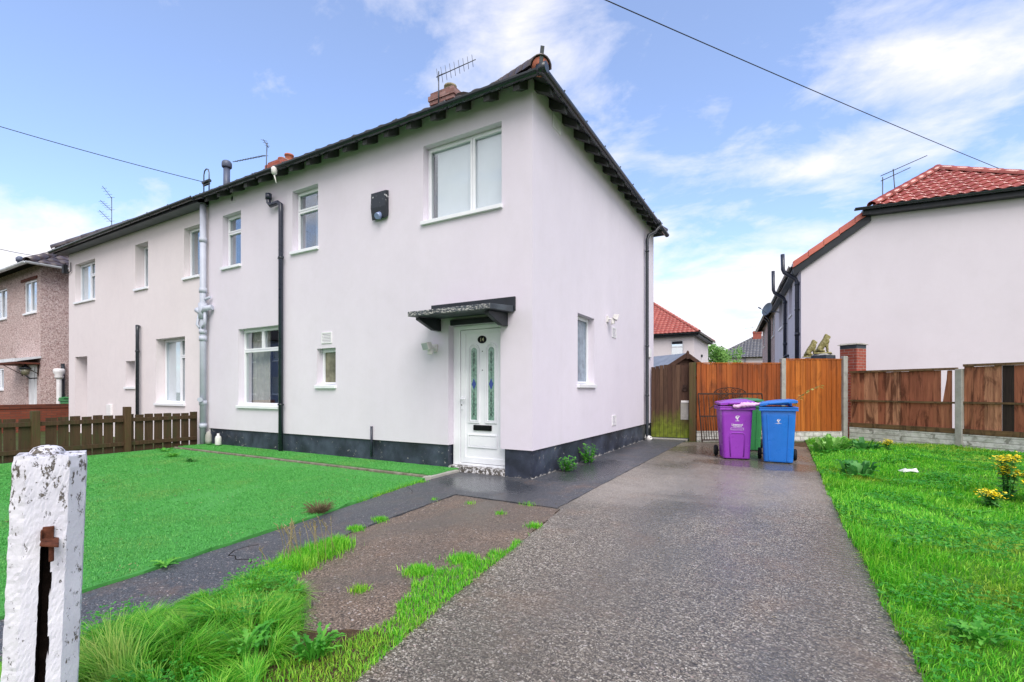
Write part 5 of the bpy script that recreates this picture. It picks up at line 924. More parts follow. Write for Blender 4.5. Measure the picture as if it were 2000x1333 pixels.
def lion(label, loc, rot, sc):
    L_ = thing('lion_statue', label, 'statue', (0, 0, 0), world=False)
    #  seated: haunches at the back (-x), chest and head to the front (+x)
    P = [(-0.10, 0, 0.13, 0.085), (-0.04, 0, 0.20, 0.085), (0.03, 0, 0.28, 0.092), (0.06, 0, 0.35, 0.095), (0.075, 0, 0.42, 0.085), (0.11, 0, 0.435, 0.062), (0.165, 0, 0.415, 0.036),
         (-0.08, 0.085, 0.10, 0.06), (0.0, 0.10, 0.075, 0.035), (0.04, 0.10, 0.045, 0.024), (-0.08, -0.085, 0.10, 0.06), (0.0, -0.10, 0.075, 0.035), (0.04, -0.10, 0.045, 0.024),
         (0.075, 0.055, 0.24, 0.042), (0.09, 0.058, 0.13, 0.03), (0.095, 0.058, 0.05, 0.026), (0.125, 0.058, 0.042, 0.024), (0.075, -0.055, 0.24, 0.042), (0.09, -0.058, 0.13, 0.03), (0.095, -0.058, 0.05, 0.026), (0.125, -0.058, 0.042, 0.024),
         (-0.17, 0.02, 0.07, 0.02), (-0.15, 0.09, 0.045, 0.014), (-0.08, 0.14, 0.04, 0.018), (0.055, 0.05, 0.505, 0.016), (0.055, -0.05, 0.505, 0.016), (0.05, 0, 0.47, 0.06)]
    E_ = [(0, 1), (1, 2), (2, 3), (3, 4), (4, 5), (5, 6), (0, 7), (7, 8), (8, 9), (0, 10), (10, 11), (11, 12), (2, 13), (13, 14), (14, 15), (15, 16), (2, 17), (17, 18), (18, 19), (19, 20), (0, 21), (21, 22), (22, 23), (4, 26), (26, 24), (26, 25)]
    b = skin('body', P, E_, 'lion_stone', L_)
    tx = bpy.data.textures.new('mane', 'CLOUDS'); tx.noise_scale = 0.035; dm_ = b.modifiers.new('mane', 'DISPLACE'); dm_.texture = tx; dm_.strength = 0.022; dm_.mid_level = 0.5
    q = MB().hexa([(-0.22, -0.15, 0), (0.20, -0.15, 0), (0.20, 0.15, 0), (-0.22, 0.15, 0), (-0.19, -0.125, 0.035), (0.165, -0.125, 0.035), (0.165, 0.125, 0.035), (-0.19, 0.125, 0.035)]); q.build('plinth', 'lion_stone', L_, bevel=0.006)
    L_.location = loc; L_.rotation_euler = (0, 0, R(rot)); L_.scale = (sc,) * 3; return L_
lion('mossy stone lion sitting on its brick pier, the nearer and higher of the two', (3.87, 9.48, 2.203), -2, 1.02); lion('mossy stone lion behind the other one, lower and turned away', (3.62, 10.28, 2.173), 4, 0.95)

# ------------------------------------------------------------------ wheelie bins
def bin_(label, mat, lidc, bag=False, emblem=None, arch_panel=False):
    b = thing('wheelie_bin', label, 'bin', (0, 0, 0), group='wheelie bins by the fence', world=False)
    w0, w1, d0, d1, H = 0.215, 0.255, 0.46, 0.60, 0.88
    def ring_(z):      # rounded rectangle section
        t_ = z / H; w = w0 + (w1 - w0) * t_; y0 = 0.035 * (1 - t_); y1 = d0 + (d1 - d0) * t_ + 0.03; r_ = 0.045; out = []
        for cx, cy, a0 in ((w - r_, y0 + r_, -90), (w - r_, y1 - r_, 0), (-w + r_, y1 - r_, 90), (-w + r_, y0 + r_, 180)):
            for j in range(4): t2 = R(a0 + 30 * j); out.append((cx + r_ * math.cos(t2), cy + r_ * math.sin(t2), z))
        return out
    zz = [0.02, 0.05, 0.25, 0.5, 0.75, H]; vs = [p for z in zz for p in ring_(z)]; n_ = 16; mb = MB()
    mb.add(vs, [(i * n_ + j, i * n_ + (j + 1) % n_, (i + 1) * n_ + (j + 1) % n_, (i + 1) * n_ + j) for i in range(len(zz) - 1) for j in range(n_)], 0, True); mb.add(vs[:n_], [tuple(range(n_))[::-1]]); mb.add(vs[-n_:], [tuple(range(n_))], 1)
    # rolled rim with two ridges
    for za, zb, o_ in ((H - 0.005, H + 0.022, 0.032), (H + 0.0225, H + 0.04, 0.026), (H + 0.0405, H + 0.058, 0.032)): mb.plate(Fr((0, 0, 0), (1, 0, 0), (0, 0, 1)), 0, 0, 0, 0, 0, 0) if 0 else mb.add([(a * (w1 + o_), (-o_ if q < 0 else d1 + 0.03 + o_), z) for z in (za, zb) for a, q in ((-1, -1), (1, -1), (1, 1), (-1, 1))] + [(a * (w1 - 0.02), (0.02 if q < 0 else d1), z) for z in (za, zb) for a, q in ((-1, -1), (1, -1), (1, 1), (-1, 1))], [(0, 1, 5, 4), (1, 2, 6, 5), (2, 3, 7, 6), (3, 0, 4, 7), (4, 5, 13, 12), (5, 6, 14, 13), (6, 7, 15, 14), (7, 4, 12, 15), (0, 1, 9, 8), (1, 2, 10, 9), (2, 3, 11, 10), (3, 0, 8, 11)])
    for s_ in (-1, 1):   # front corner ribs
        mb.hexa([(s_ * 0.120, 0.034 - 0.008, 0.04), (s_ * 0.145, 0.034 - 0.008, 0.04), (s_ * 0.145, 0.05, 0.04), (s_ * 0.120, 0.05, 0.04), (s_ * 0.150, -0.006, 0.82), (s_ * 0.172, -0.006, 0.82), (s_ * 0.172, 0.02, 0.82), (s_ * 0.150, 0.02, 0.82)]) if not arch_panel else None
    body = mb.build('body', [mat, 'rubber'], b, bevel=0.004)
    yf = lambda z, o_=0.002: 0.035 * (1 - z / H) - o_
    if arch_panel:
        pts = [(0.105, 0.05), (0.125, 0.42)] + [(0.125 - 0.05 + 0.05 * math.cos(t_), 0.42 + 0.05 * math.sin(t_)) for t_ in np.linspace(0.2, 1.57, 5)] + [(-(0.125 - 0.05 + 0.05 * math.cos(t_)), 0.42 + 0.05 * math.sin(t_)) for t_ in np.linspace(1.57, 0.2, 5)] + [(-0.125, 0.42), (-0.105, 0.05)]
        MB().tube([(a, yf(z, -0.001), z) for a, z in pts], 0.011, 6).build('moulding', mat, body)
    if emblem:
        sc, zc_, full = emblem; e_ = MB()
        def poly(P): e_.add([(a * sc, yf(zc_ + z * sc, 0.003), zc_ + z * sc) for a, z in P], [tuple(range(len(P)))])
        # upright wading bird with raised wings on a bar
        poly([(-0.45, 0.45), (-0.30, 0.75), (-0.05, 0.85), (0.1, 0.80), (0.0, 0.70), (-0.15, 0.62), (-0.22, 0.50), (0.05, 0.52), (0.05, 0.44), (-0.2, 0.40)]); poly([(0.10, 0.52), (0.55, 0.82), (0.62, 0.80), (0.35, 0.45), (0.20, 0.30), (0.05, 0.30)])
        poly([(-0.40, 0.42), (0.05, 0.42), (0.22, 0.28), (0.18, 0.10), (0.0, -0.08), (-0.12, -0.05), (-0.10, 0.12), (-0.3, 0.2)]); poly([(-0.06, -0.06), (0.02, -0.06), (0.02, -0.34), (-0.06, -0.34)]); poly([(0.08, 0.0), (0.16, 0.0), (0.26, -0.34), (0.18, -0.34)]); poly([(-0.42, -0.34), (0.46, -0.34), (0.50, -0.42), (-0.46, -0.42)]); poly([(0.12, 0.85), (0.20, 0.95), (0.24, 0.80), (0.16, 0.66), (0.10, 0.72)])
        if full:
            u_ = Vector((1, 0, 0)); v_ = Vector((0, -0.04, 1)).normalized()
            text_mb('Liverpool', 0.048, (0, yf(0.60, 0.003), 0.600), u_, v_, e_, bold=0.0012); text_mb('City Council', 0.028, (0, yf(0.575, 0.003), 0.575), u_, v_, e_, bold=0.0006)
            for a, z0_, z1_, a1 in ((-0.105, 0.522, 0.526, 0.105), (-0.105, 0.556, 0.560, 0.105)): e_.add([(a, yf(z0_, 0.003), z0_), (a1, yf(z0_, 0.003), z0_), (a1, yf(z1_, 0.003), z1_), (a, yf(z1_, 0.003), z1_)], [(0, 1, 2, 3)])
            for a in (-0.105, 0.101): e_.add([(a, yf(0.522, 0.003), 0.522), (a + 0.004, yf(0.522, 0.003), 0.522), (a + 0.004, yf(0.56, 0.003), 0.56), (a, yf(0.56, 0.003), 0.56)], [(0, 1, 2, 3)])
        else: poly([(-1.0, -0.40), (-0.3, -0.46), (0.9, -0.46), (0.9, -0.50), (-0.3, -0.52), (-1.0, -0.44)])
        e_.build('emblem', 'print_white', body, clean=False)
    # lid: corner heights front-left, front-right, back-right, back-left
    fl_, frr, brr, bl = lidc; W_ = w1 + 0.022; Y0, Y1 = -0.02, d1 + 0.045
    def lp(u, v, h): z = (fl_ * (1 - u) + frr * u) * (1 - v) + (bl * (1 - u) + brr * u) * v; return (-W_ + 2 * W_ * u, Y0 + (Y1 - Y0) * v, z + h)
    N_ = 10; vs = []
    for i in range(N_ + 1):
        for j in range(N_ + 1):
            u, v = i / N_, j / N_; edge = min(u, 1 - u, v, 1 - v); vs.append(lp(u, v, 0.035 + 0.028 * min(1, edge * 5) + 0.006 * math.sin(u * 9) * math.sin(v * 7)))
    lm_ = MB().add(vs, [(i * (N_ + 1) + j, (i + 1) * (N_ + 1) + j, (i + 1) * (N_ + 1) + j + 1, i * (N_ + 1) + j + 1) for i in range(N_) for j in range(N_)], 0, True)
    B = [lp(0, 0, 0), lp(1, 0, 0), lp(1, 1, 0), lp(0, 1, 0)]; T_ = [lp(0, 0, .035), lp(1, 0, .035), lp(1, 1, .035), lp(0, 1, .035)]
    lm_.add(B + T_, [(0, 1, 5, 4), (1, 2, 6, 5), (2, 3, 7, 6), (3, 0, 4, 7), (0, 1, 2, 3)])
    lip = [lp(0.25, -0.07, 0.018), lp(0.75, -0.07, 0.018), lp(0.78, 0, 0.006), lp(0.22, 0, 0.006)]; lm_.hexa(lip + [(a, b_, c_ + 0.02) for a, b_, c_ in lip])
    lid = lm_.build('lid', mat, b, bevel=0.004)
    hb = MB().tube([(-0.17, d1 + 0.11, 0.965), (0.17, d1 + 0.11, 0.965)], 0.017, 8)
    for s_ in (-1, 1): hb.tube([(s_ * 0.2, d1 + 0.02, 0.955), (s_ * 0.2, d1 + 0.11, 0.965), (s_ * 0.12, d1 + 0.11, 0.965)], 0.02, 8); hb.box(s_ * 0.2 - 0.035, s_ * 0.2 + 0.035, d1 + 0.03, d1 + 0.09, 0.94, 1.02)
    hb.build('handle', mat, b, bevel=0.006)
    MB().tube([(-0.27, d1 - 0.06, 0.10), (0.27, d1 - 0.06, 0.10)], 0.012, 8).build('axle', 'steel', b)
    for s_ in (-1, 1):
        wh = MB().tube([(s_ * 0.24, d1 - 0.06, 0.10), (s_ * 0.255, d1 - 0.06, 0.10), (s_ * 0.285, d1 - 0.06, 0.10), (s_ * 0.30, d1 - 0.06, 0.10)], [0.085, 0.1, 0.1, 0.085], 20).build('wheel', 'rubber', b)
        MB().tube([(s_ * 0.298, d1 - 0.06, 0.10), (s_ * 0.304, d1 - 0.06, 0.10)], 0.05, 14).build('hub', 'black_plastic', wh)
    return b
pb = bin_('purple wheelie bin with white bird emblem, a pink bag squeezed out under its lid', 'purple_bin', (0.955, 0.985, 1.02, 0.97), emblem=(0.075, 0.71, True), arch_panel=True); pb.location = (2.26, 3.43, 0.004); pb.rotation_euler = (0, 0, R(15))
bb = bin_('bright blue wheelie bin with its lid propped open on one side', 'blue_bin', (0.955, 1.01, 1.02, 0.965), emblem=(0.055, 0.69, False)); bb.location = (2.89, 3.30, 0.004); bb.rotation_euler = (0, 0, R(3))
gb_ = bin_('dark green wheelie bin standing behind the purple and blue ones', 'green_bin', (0.985, 0.985, 1.0, 1.0), emblem=(0.07, 0.70, False)); gb_.location = (2.35, 4.87, 0.004); gb_.rotation_euler = (0, 0, R(8))
nbin = bin_('green wheelie bin by the pebbledashed wall, mostly hidden by the low brick wall', 'green_bin', (0.945, 0.945, 0.95, 0.95)); nbin.location = (-17.22, 0.55, 0.0); nbin.rotation_euler = (0, 0, R(60))
bag = thing('plastic_bag', 'crumpled pink plastic bag poking out from under the purple lid', 'bag', (0, 0, 0), world=False)
mb = MB(); vs = []; N1, N2 = 18, 10; br = np.random.default_rng(5)
for i in range(N1):
    for j in range(N2):
        a = -0.08 + 0.44 * i / (N1 - 1); t_ = 2 * math.pi * j / N2; rr = 0.062 * (0.35 + 0.65 * math.sin(math.pi * (0.12 + 0.86 * i / (N1 - 1)))) * br.uniform(0.7, 1.25)
        vs.append((a, -0.045 + rr * 0.85 * math.cos(t_), 0.955 + 0.025 * i / (N1 - 1) + rr * 0.75 * math.sin(t_) - (0.02 if i < 5 else 0)))
mb.add(vs, [(i * N2 + j, (i + 1) * N2 + j, (i + 1) * N2 + (j + 1) % N2, i * N2 + (j + 1) % N2) for i in range(N1 - 1) for j in range(N2)], 0, False); mb.build('bag_body', 'bag_pink', bag, smooth=True)
bag.location = pb.location; bag.rotation_euler = pb.rotation_euler

# ------------------------------------------------------------------ rusty iron gate leaning on the fence
ig = thing('iron_gate', 'rusty wrought iron gate with scrolled crest leaning on the orange fence behind the bins', 'gate', (0, 0, 0), world=False)
mb = MB(); GW, GH = 1.55, 1.16
for x in (0, GW): mb.beam((x, 0, 0.0), (x, 0, GH), 0.03, 0.02, (1, 0, 0))
for z in (0.06, 0.62, GH): mb.beam((0, 0, z), (GW, 0, z), 0.02, 0.03 if z < 1 else 0.035)
mb.build('frame', 'rust', ig)
mb = MB()
for i in range(1, 26): x = GW * i / 26; mb.tube([(x, 0, 0.06), (x, 0, 0.62 if i % 2 else GH)], 0.0075, 6)
mb.build('bars', 'rust', ig); MB().beam((0.25, -0.012, 0.80), (0.75, -0.012, GH), 0.02, 0.02).build('brace', 'rust', ig)
mb = MB(); cx = GW * 0.5
def spiral(c, r0, r1, a0, a1, n_=24): return [(c[0] + (r0 + (r1 - r0) * t_) * math.cos(a0 + (a1 - a0) * t_), 0, c[1] + (r0 + (r1 - r0) * t_) * math.sin(a0 + (a1 - a0) * t_)) for t_ in np.linspace(0, 1, n_)]
mb.tube([(cx + 0.38 * math.cos(t_), 0, GH + 0.02 + 0.13 * math.sin(t_)) for t_ in np.linspace(0, math.pi, 20)], 0.009, 6)
for s_ in (-1, 1):
    for q, zc_, r_ in ((0.08, 0.07, 0.065), (0.22, 0.05, 0.05), (0.36, 0.03, 0.03)): mb.tube([(cx + s_ * (p[0] - cx), 0, p[2]) for p in spiral((cx + q, GH + zc_), r_, 0.012, 0, 9)], 0.008, 6)
    for q, zc_, r_ in ((0.1, -0.09, 0.06), (0.25, -0.07, 0.045)): mb.tube([(cx + s_ * (p[0] - cx), 0, p[2]) for p in spiral((cx + q, GH + zc_), r_, 0.012, 1, 10)], 0.008, 6)
mb.build('scrollwork', 'rust', ig)
igd = Vector((2.59 - 1.24, 6.92 - 6.08, 0)).normalized(); ig.location = (1.30, 6.13, 0.0); ig.rotation_euler = Matrix.Rotation(math.atan2(igd.y, igd.x), 3, 'Z').to_euler(); ig.rotation_euler.x = 0
ig.rotation_euler = (Matrix.Rotation(math.atan2(igd.y, igd.x), 3, 'Z') @ Matrix.Rotation(R(-11), 3, 'X')).to_euler()

# ------------------------------------------------------------------ overhead cables
def cable(label, a, b, sag, r=0.0075):
    a, b = Vector(a), Vector(b); P = [a.lerp(b, t_) - Z * sag * 4 * t_ * (1 - t_) for t_ in np.linspace(0, 1, 40)]; o = MB().tube(P, r, 6).build('overhead_cable', 'cable'); tag(o, label, 'cable'); return o
def w2l(X, D_): return ((X - 0.28) * 0.868 - (D_ - 6.5) * 0.497, (X - 0.28) * 0.497 + (D_ - 6.5) * 0.868)
A = Vector((*w2l(-9.66, 9.0), 6.32)); B = Vector((-7.53, -0.29, 5.57)); cable('thin cable running down to the hoop on the gutter of the white house', B, B + (A - B) * 2.2, 0.12)
A = Vector((*w2l(-13.5, 12.6), 5.0)); B = Vector((-17.3, -0.3, 5.42)); cable('thin cable reaching the corner of the pebbledashed roof', B, B + (B - Vector((*w2l(-16.4, 15.3), 5.82))) * 0.0 + (Vector((*w2l(-13.4, 12.5), 4.97)) - B) * 2.0, 0.05)
A = Vector((*w2l(15.02, 14.0), 7.50)); B = Vector((*w2l(1.65, 7.0), 6.95)); cable('long cable crossing the sky above the red roofed house', A + (A - B) * 0.25, B + (B - A) * 0.6, 0.14)

# ------------------------------------------------------------------ small things by the wall
o = MB().lathe([(0.055, 0.0), (0.06, 0.01), (0.06, 0.14), (0.05, 0.18), (0.025, 0.2), (0.025, 0.24)], (-7.33, -0.16, 0.076), 14).build('plastic_bottle', 'off_white'); tag(o, 'off white plastic bottle standing against the black plinth', 'bottle')
o = MB().lathe([(0.075, 0.0), (0.085, 0.05), (0.08, 0.14), (0.045, 0.2), (0.01, 0.215)], (-7.72, -0.17, 0.076), 10).build('stone', 'concrete'); o.scale = (1, 0.7, 1.2); o.location.y = -0.03; tag(o, 'upright grey stone against the plinth beside the soil pipe', 'stone')
o = MB(); lr = np.random.default_rng(11); base = Vector((4.53, 3.05, 0.05)); vs = [(base.x + 0.10 * math.cos(t_) * (lr.uniform(.5, 1) if k_ else 1.2), base.y + 0.07 * math.sin(t_) * lr.uniform(.6, 1.1), base.z + (0.035 if k_ else 0.0) + lr.uniform(-.02, .02)) for k_ in (0, 1) for t_ in np.linspace(0, 2 * math.pi, 10)[:-1]]
o.add(vs, [(j, (j + 1) % 9, 9 + (j + 1) % 9, 9 + j) for j in range(9)] + [tuple(range(9, 18))]); o = o.build('plastic_wrapper', 'white_plastic'); tag(o, 'crumpled pale plastic wrapper lying on the lawn', 'litter')

# ------------------------------------------------------------------ plants
def blades(name, P, h, lean, w, mat, kind='stuff', parent=None, seed=0, dirv=None, curl=0.5):
    """Grass blades: P (N,3) roots, h (N) lengths, lean (N) tilt of the tip; one mesh."""
    r_ = np.random.default_rng(seed); N = len(P); az = r_.uniform(0, 2 * np.pi, N) if dirv is None else dirv; fa = az + np.pi / 2 + r_.normal(0, 0.5, N)
    t = np.stack([np.cos(fa), np.sin(fa), 0 * fa], 1) * (w * r_.uniform(0.7, 1.3, N))[:, None] / 2; out = np.stack([np.cos(az), np.sin(az), 0 * az], 1)
    ln = lean[:, None]; hh = h[:, None]; up = np.array([0, 0, 1.0])
    m = P + up * hh * 0.55 * np.sqrt(np.maximum(0.05, 1 - (ln * curl) ** 2)) + out * hh * ln * 0.28; tip = P + up * hh * np.sqrt(np.maximum(0.02, 1 - np.minimum(ln, 0.98) ** 2)) + out * hh * ln
    V = np.stack([P - t, P + t, m + t * 0.8, m - t * 0.8, tip], 1).reshape(-1, 3); b = np.arange(N) * 5
    lo = np.stack([b, b + 1, b + 2, b + 3, b + 3, b + 2, b + 4], 1).reshape(-1)
    me = bpy.data.meshes.new(name); me.vertices.add(N * 5); me.vertices.foreach_set('co', V.reshape(-1).astype(np.float32)); me.loops.add(len(lo)); me.loops.foreach_set('vertex_index', lo.astype(np.int32))
    me.polygons.add(N * 2); ls = np.stack([np.arange(N) * 7, np.arange(N) * 7 + 4], 1).reshape(-1); me.polygons.foreach_set('loop_start', ls.astype(np.int32)); me.polygons.foreach_set('loop_total', np.tile([4, 3], N).astype(np.int32)); me.update(); me.validate()
    me.materials.append(MATS[mat]); o = bpy.data.objects.new(name, me); COL.objects.link(o)
    if kind: o['kind'] = kind
    if parent: o.parent = parent
    return o
CAMP = np.array([2.99, -5.78])
def vnoise(x, y, s, ph=0): return (np.sin(x * s + 1.3 * np.sin(y * s * 0.7 + ph)) * np.sin(y * s * 1.1 + 1.7 * np.sin(x * s * 0.6 - ph)) + np.sin(x * s * 2.3 + y * s * 1.9 + ph) * 0.4) / 1.4
def scatter(n, x0, x1, y0, y1, keep, seed):
    r_ = np.random.default_rng(seed); x = r_.uniform(x0, x1, n); y = r_.uniform(y0, y1, n); k = keep(x, y, r_.random(n)); return x[k], y[k]
# right lawn
def kl(x, y, u):
    d = np.hypot(x - CAMP[0], y - CAMP[1]); edge = np.interp(y, [-7, -3.2, 0, 4, 8.6], [3.60, 3.49, 3.43, 3.41, 3.5]) + 0.02 * vnoise(x, y, 9)
    fence = (x - 4.32) * 0.566 + (y - 8.44) * 0.824 < -0.10
    bare = (y > 5.4) & (x < 4.6) & (u > 0.25)
    return (x > edge) & fence & (u < np.clip(2.6 / np.maximum(d, 0.6), 0.16, 1)) & ~bare & (d < 14.5)
x, y = scatter(760000, 3.35, 9.6, -6.2, 8.4, kl, 1); r_ = np.random.default_rng(2); d = np.hypot(x - CAMP[0], y - CAMP[1])
h = (0.038 + 0.03 * np.clip(vnoise(x, y, 1.7, 1) + 0.3, 0, 1.2) + 0.03 * np.clip(vnoise(x, y, 4.1, 2), 0, 1)) * r_.uniform(0.6, 1.4, len(x)) * (1 + 0.35 * (np.abs(x - 3.5) < 0.15))
blades('lawn_grass', np.stack([x, y, lawn_h(x, y) - 0.01], 1), h, np.clip(np.abs(r_.normal(0.6, 0.28, len(x))), 0, 0.96), np.clip(0.0026 + 0.0009 * d, 0, 0.011), 'lawn_blade', seed=3, dirv=2.2 * vnoise(x, y, 1.2, 4) + r_.normal(0, 1.1, len(x)))
# foreground tuft of long grass
def kt(x, y, u):
    q = np.interp(y, [-6.6, -5.4, -4.6, -4.1, -3.8], [1.55, 1.38, 1.10, 0.72, 0.25]); l = np.interp(y, [-6.6, -4.85, -3.95], [0.14, 0.07, 0.08]) - 0.06
    return (x > l + 0.06 * vnoise(x, y, 8)) & (x < q + 0.05 * vnoise(x, y, 10, 1)) & (y < -3.85)
x, y = scatter(140000, -0.05, 1.65, -6.5, -3.8, kt, 4); r_ = np.random.default_rng(5)
mid = np.clip(np.minimum((x + 0.02) * 3, np.minimum((1.35 - x) * 2.0, (-3.8 - y) * 2.0)), 0.15, 1); tall = np.clip(0.75 + 0.5 * vnoise(x, y, 3.1, 2), 0.4, 1.2) * mid
cc = r_.uniform((-0.05, -6.5), (1.5, -3.85), (150, 2)); ix = np.argmin((x[:, None] - cc[None, :, 0]) ** 2 + (y[:, None] - cc[None, :, 1]) ** 2, 1)
x = cc[ix, 0] + (x - cc[ix, 0]) * 0.62; y = cc[ix, 1] + (y - cc[ix, 1]) * 0.62; rc_ = np.hypot(x - cc[ix, 0], y - cc[ix, 1]); hk = r_.uniform(0.7, 1.3, 150)[ix]; bias = r_.normal(0, 0.6, (150, 2))[ix]
dv = np.arctan2((y - cc[ix, 1]) * 9 + bias[:, 1] - 0.15, (x - cc[ix, 0]) * 9 + bias[:, 0]) + r_.normal(0, 0.55, len(x))
blades('long_grass', np.stack([x, y, 0.0 * x], 1), (0.05 + 0.165 * tall) * hk * r_.uniform(0.5, 1.3, len(x)), np.clip(0.5 + 4.0 * rc_ + r_.normal(0.12, 0.2, len(x)), 0, 0.98), 0.0042 + 0 * x, 'long_blade', seed=6, dirv=dv)
# strip of grass along the drive edge and tufts in the joints
def ks_(x, y, u):
    e = np.interp(y, [-6.4, -4.38, -3.5, -2.56, -1.9], [1.56, 1.42, 1.28, 1.17, 1.07]); wd = np.interp(y, [-6.4, -4.4, -3.9, -3.5, -3.2, -2.9, -2.45, -2.3], [0.3, 0.34, 0.22, 0.30, 0.22, 0.10, 0.04, 0.0]) + 0.06 * vnoise(x, y, 11)
    hole = np.hypot((x - 1.02) / 0.15, (y + 4.02) / 0.17) < 1 + 0.25 * vnoise(x, y, 14)
    return (x < e + 0.015) & (x > e - wd) & ~hole
x, y = scatter(46000, 0.7, 1.65, -6.4, -2.2, ks_, 7); x = list(x); y = list(y); r_ = np.random.default_rng(8)
for cx_, cy_, rr, nn in ((-0.27, -2.84, 0.06, 380), (-0.30, -2.52, 0.06, 360), (1.04, -1.98, 0.055, 220), (0.55, -1.75, 0.04, 70), (0.05, -1.55, 0.04, 40), (0.62, -1.29, 0.07, 60), (-0.38, -1.62, 0.04, 60), (-0.05, -3.25, 0.11, 1500), (-0.02, -3.45, 0.13, 2200), (0.05, -3.68, 0.12, 2000), (0.08, -3.85, 0.12, 1500), (0.86, -3.32, 0.09, 900), (0.74, -3.72, 0.05, 160), (0.98, -2.98, 0.10, 700), (-1.16, -0.9, 0.05, 120)):
    x += list(r_.normal(cx_, rr * 0.55, nn)); y += list(r_.normal(cy_, rr * 0.55, nn))
for _ in range(1600):      # turf's unruly border along the path
    t_ = r_.random(); x.append(np.interp(t_, [0, 1], [-1.22, -1.02]) + r_.normal(-0.03, 0.03)); y.append(np.interp(t_, [0, 1], [-0.85, -2.15]))
x, y = np.array(x), np.array(y); h = r_.uniform(0.03, 0.085, len(x)) * np.where((x < 0.2) & (y < -3.1), 1.15, 0.62)
blades('verge_grass', np.stack([x, y, 0 * x], 1), h, np.clip(np.abs(r_.normal(0.5, 0.28, len(x))), 0, 0.95), 0.0045 + 0 * x, 'lawn_blade', seed=9)
# short fibres of the artificial turf
def ka(x, y, u):
    e = np.interp(y, [-6.6, -4.62, -2.93, -0.97, -0.72], [-0.42, -0.66, -0.89, -1.21, -1.28]) - 0.012; d_ = np.hypot(x - CAMP[0], y - CAMP[1])
    worn = (vnoise(x, y, 1.1, 7) + 0.4 * vnoise(x, y, 4.7, 2) > 0.72) | ((y > -1.1 + 0.12 * vnoise(x, y, 3, 1)) & (y < -0.7)) | (x < -7.5 + 0.2 * vnoise(x, y, 2.5, 4))
    return (((x < e) & (y < -0.73)) | ((x < -1.28) & (y > -0.645))) & ~(worn & (np.sin(x * 913.7 + y * 571.3) > -0.35)) & (u < np.clip(4.2 / d_, 0.1, 1))
x, y = scatter(420000, -8.0, -0.4, -6.0, -0.02, ka, 10); r_ = np.random.default_rng(11); d = np.hypot(x - CAMP[0], y - CAMP[1])
blades('turf_grass', np.stack([x, y, np.where(y > -0.66, 0.057, 0.025)], 1), r_.uniform(0.010, 0.020, len(x)), np.clip(np.abs(r_.normal(0.6, 0.25, len(x))), 0, 0.95), 0.0014 + 0.0007 * d, 'turf_blade', seed=12)

def cover(name, x, y, z, size, mat, seed, hh=0.03):
    """Small round leaflets in threes, lying at all angles: clover and daisies between the grass."""
    r_ = np.random.default_rng(seed); N = len(x); V = np.zeros((N, 3, 4, 3)); az0 = r_.uniform(0, 2 * np.pi, N)
    for q in range(3):
        az = az0 + q * 2.1; tl = r_.uniform(0.0, 0.7, N); d = np.stack([np.cos(az) * np.cos(tl), np.sin(az) * np.cos(tl), np.sin(tl)], 1); t = np.stack([-np.sin(az), np.cos(az), 0 * az], 1); S_ = (size * r_.uniform(0.6, 1.3, N))[:, None]
        c = np.stack([x, y, z + r_.uniform(0.3, 1.0, N) * hh], 1) if q == 0 else c
        V[:, q, 0] = c; V[:, q, 1] = c + d * S_ * 0.6 + t * S_ * 0.5; V[:, q, 2] = c + d * S_; V[:, q, 3] = c + d * S_ * 0.6 - t * S_ * 0.5
    V = V.reshape(-1, 3); F = N * 3; me = bpy.data.meshes.new(name); me.vertices.add(len(V)); me.vertices.foreach_set('co', V.reshape(-1).astype(np.float32)); me.loops.add(F * 4); me.loops.foreach_set('vertex_index', np.arange(F * 4, dtype=np.int32)); me.polygons.add(F); me.polygons.foreach_set('loop_start', (np.arange(F) * 4).astype(np.int32)); me.polygons.foreach_set('loop_total', np.full(F, 4, np.int32)); me.update(); me.validate()
    me.materials.append(MATS[mat]); o = bpy.data.objects.new(name, me); COL.objects.link(o); o['kind'] = 'stuff'; return o
def kc(x, y, u): return kl(x, y, u * 0.4) & (vnoise(x, y, 2.3, 3) + 0.5 * vnoise(x, y, 6.1, 1) > 0.28)
x, y = scatter(60000, 3.4, 9.0, -6.2, 8.0, kc, 90); cover('clover_undergrowth', x, y, lawn_h(x, y), np.clip(0.011 + 0.0022 * np.hypot(x - CAMP[0], y - CAMP[1]), 0, 0.03), 'clover_leaf', 91, 0.06)
def kd(x, y, u): return kt(x, y, u) & (vnoise(x, y, 4.0, 5) > -0.1)
x, y = scatter(9000, 0.0, 1.5, -6.3, -3.9, kd, 92); cover('clover_undergrowth', x, y, 0 * x, 0.014 + 0 * x, 'clover_leaf', 93, 0.15)
def bits(name, n, keep, mat, seed, x0, x1, y0, y1, z, ln=(0.012, 0.04), wd=0.0025):
    x, y = scatter(n, x0, x1, y0, y1, keep, seed); r_ = np.random.default_rng(seed + 1); mb = MB()
    for a, b in zip(x, y):
        t_ = r_.uniform(0, math.pi); l_ = r_.uniform(*ln) / 2; d_ = Vector((math.cos(t_), math.sin(t_), 0)); s_ = Vector((-d_.y, d_.x, 0)) * wd * r_.uniform(0.6, 1.6); c = Vector((a, b, z + r_.uniform(0, 0.006)))
        mb.add([c - d_ * l_, c + s_, c + d_ * l_ + Z * r_.uniform(-.002, .008), c - s_], [(0, 1, 2, 3)])
    o = mb.build(name, mat, clean=False); o['kind'] = 'stuff'; return o
onturf = lambda x, y, u: (x < np.interp(y, [-6.6, -4.62, -2.93, -0.97], [-0.47, -0.71, -0.94, -1.26]))
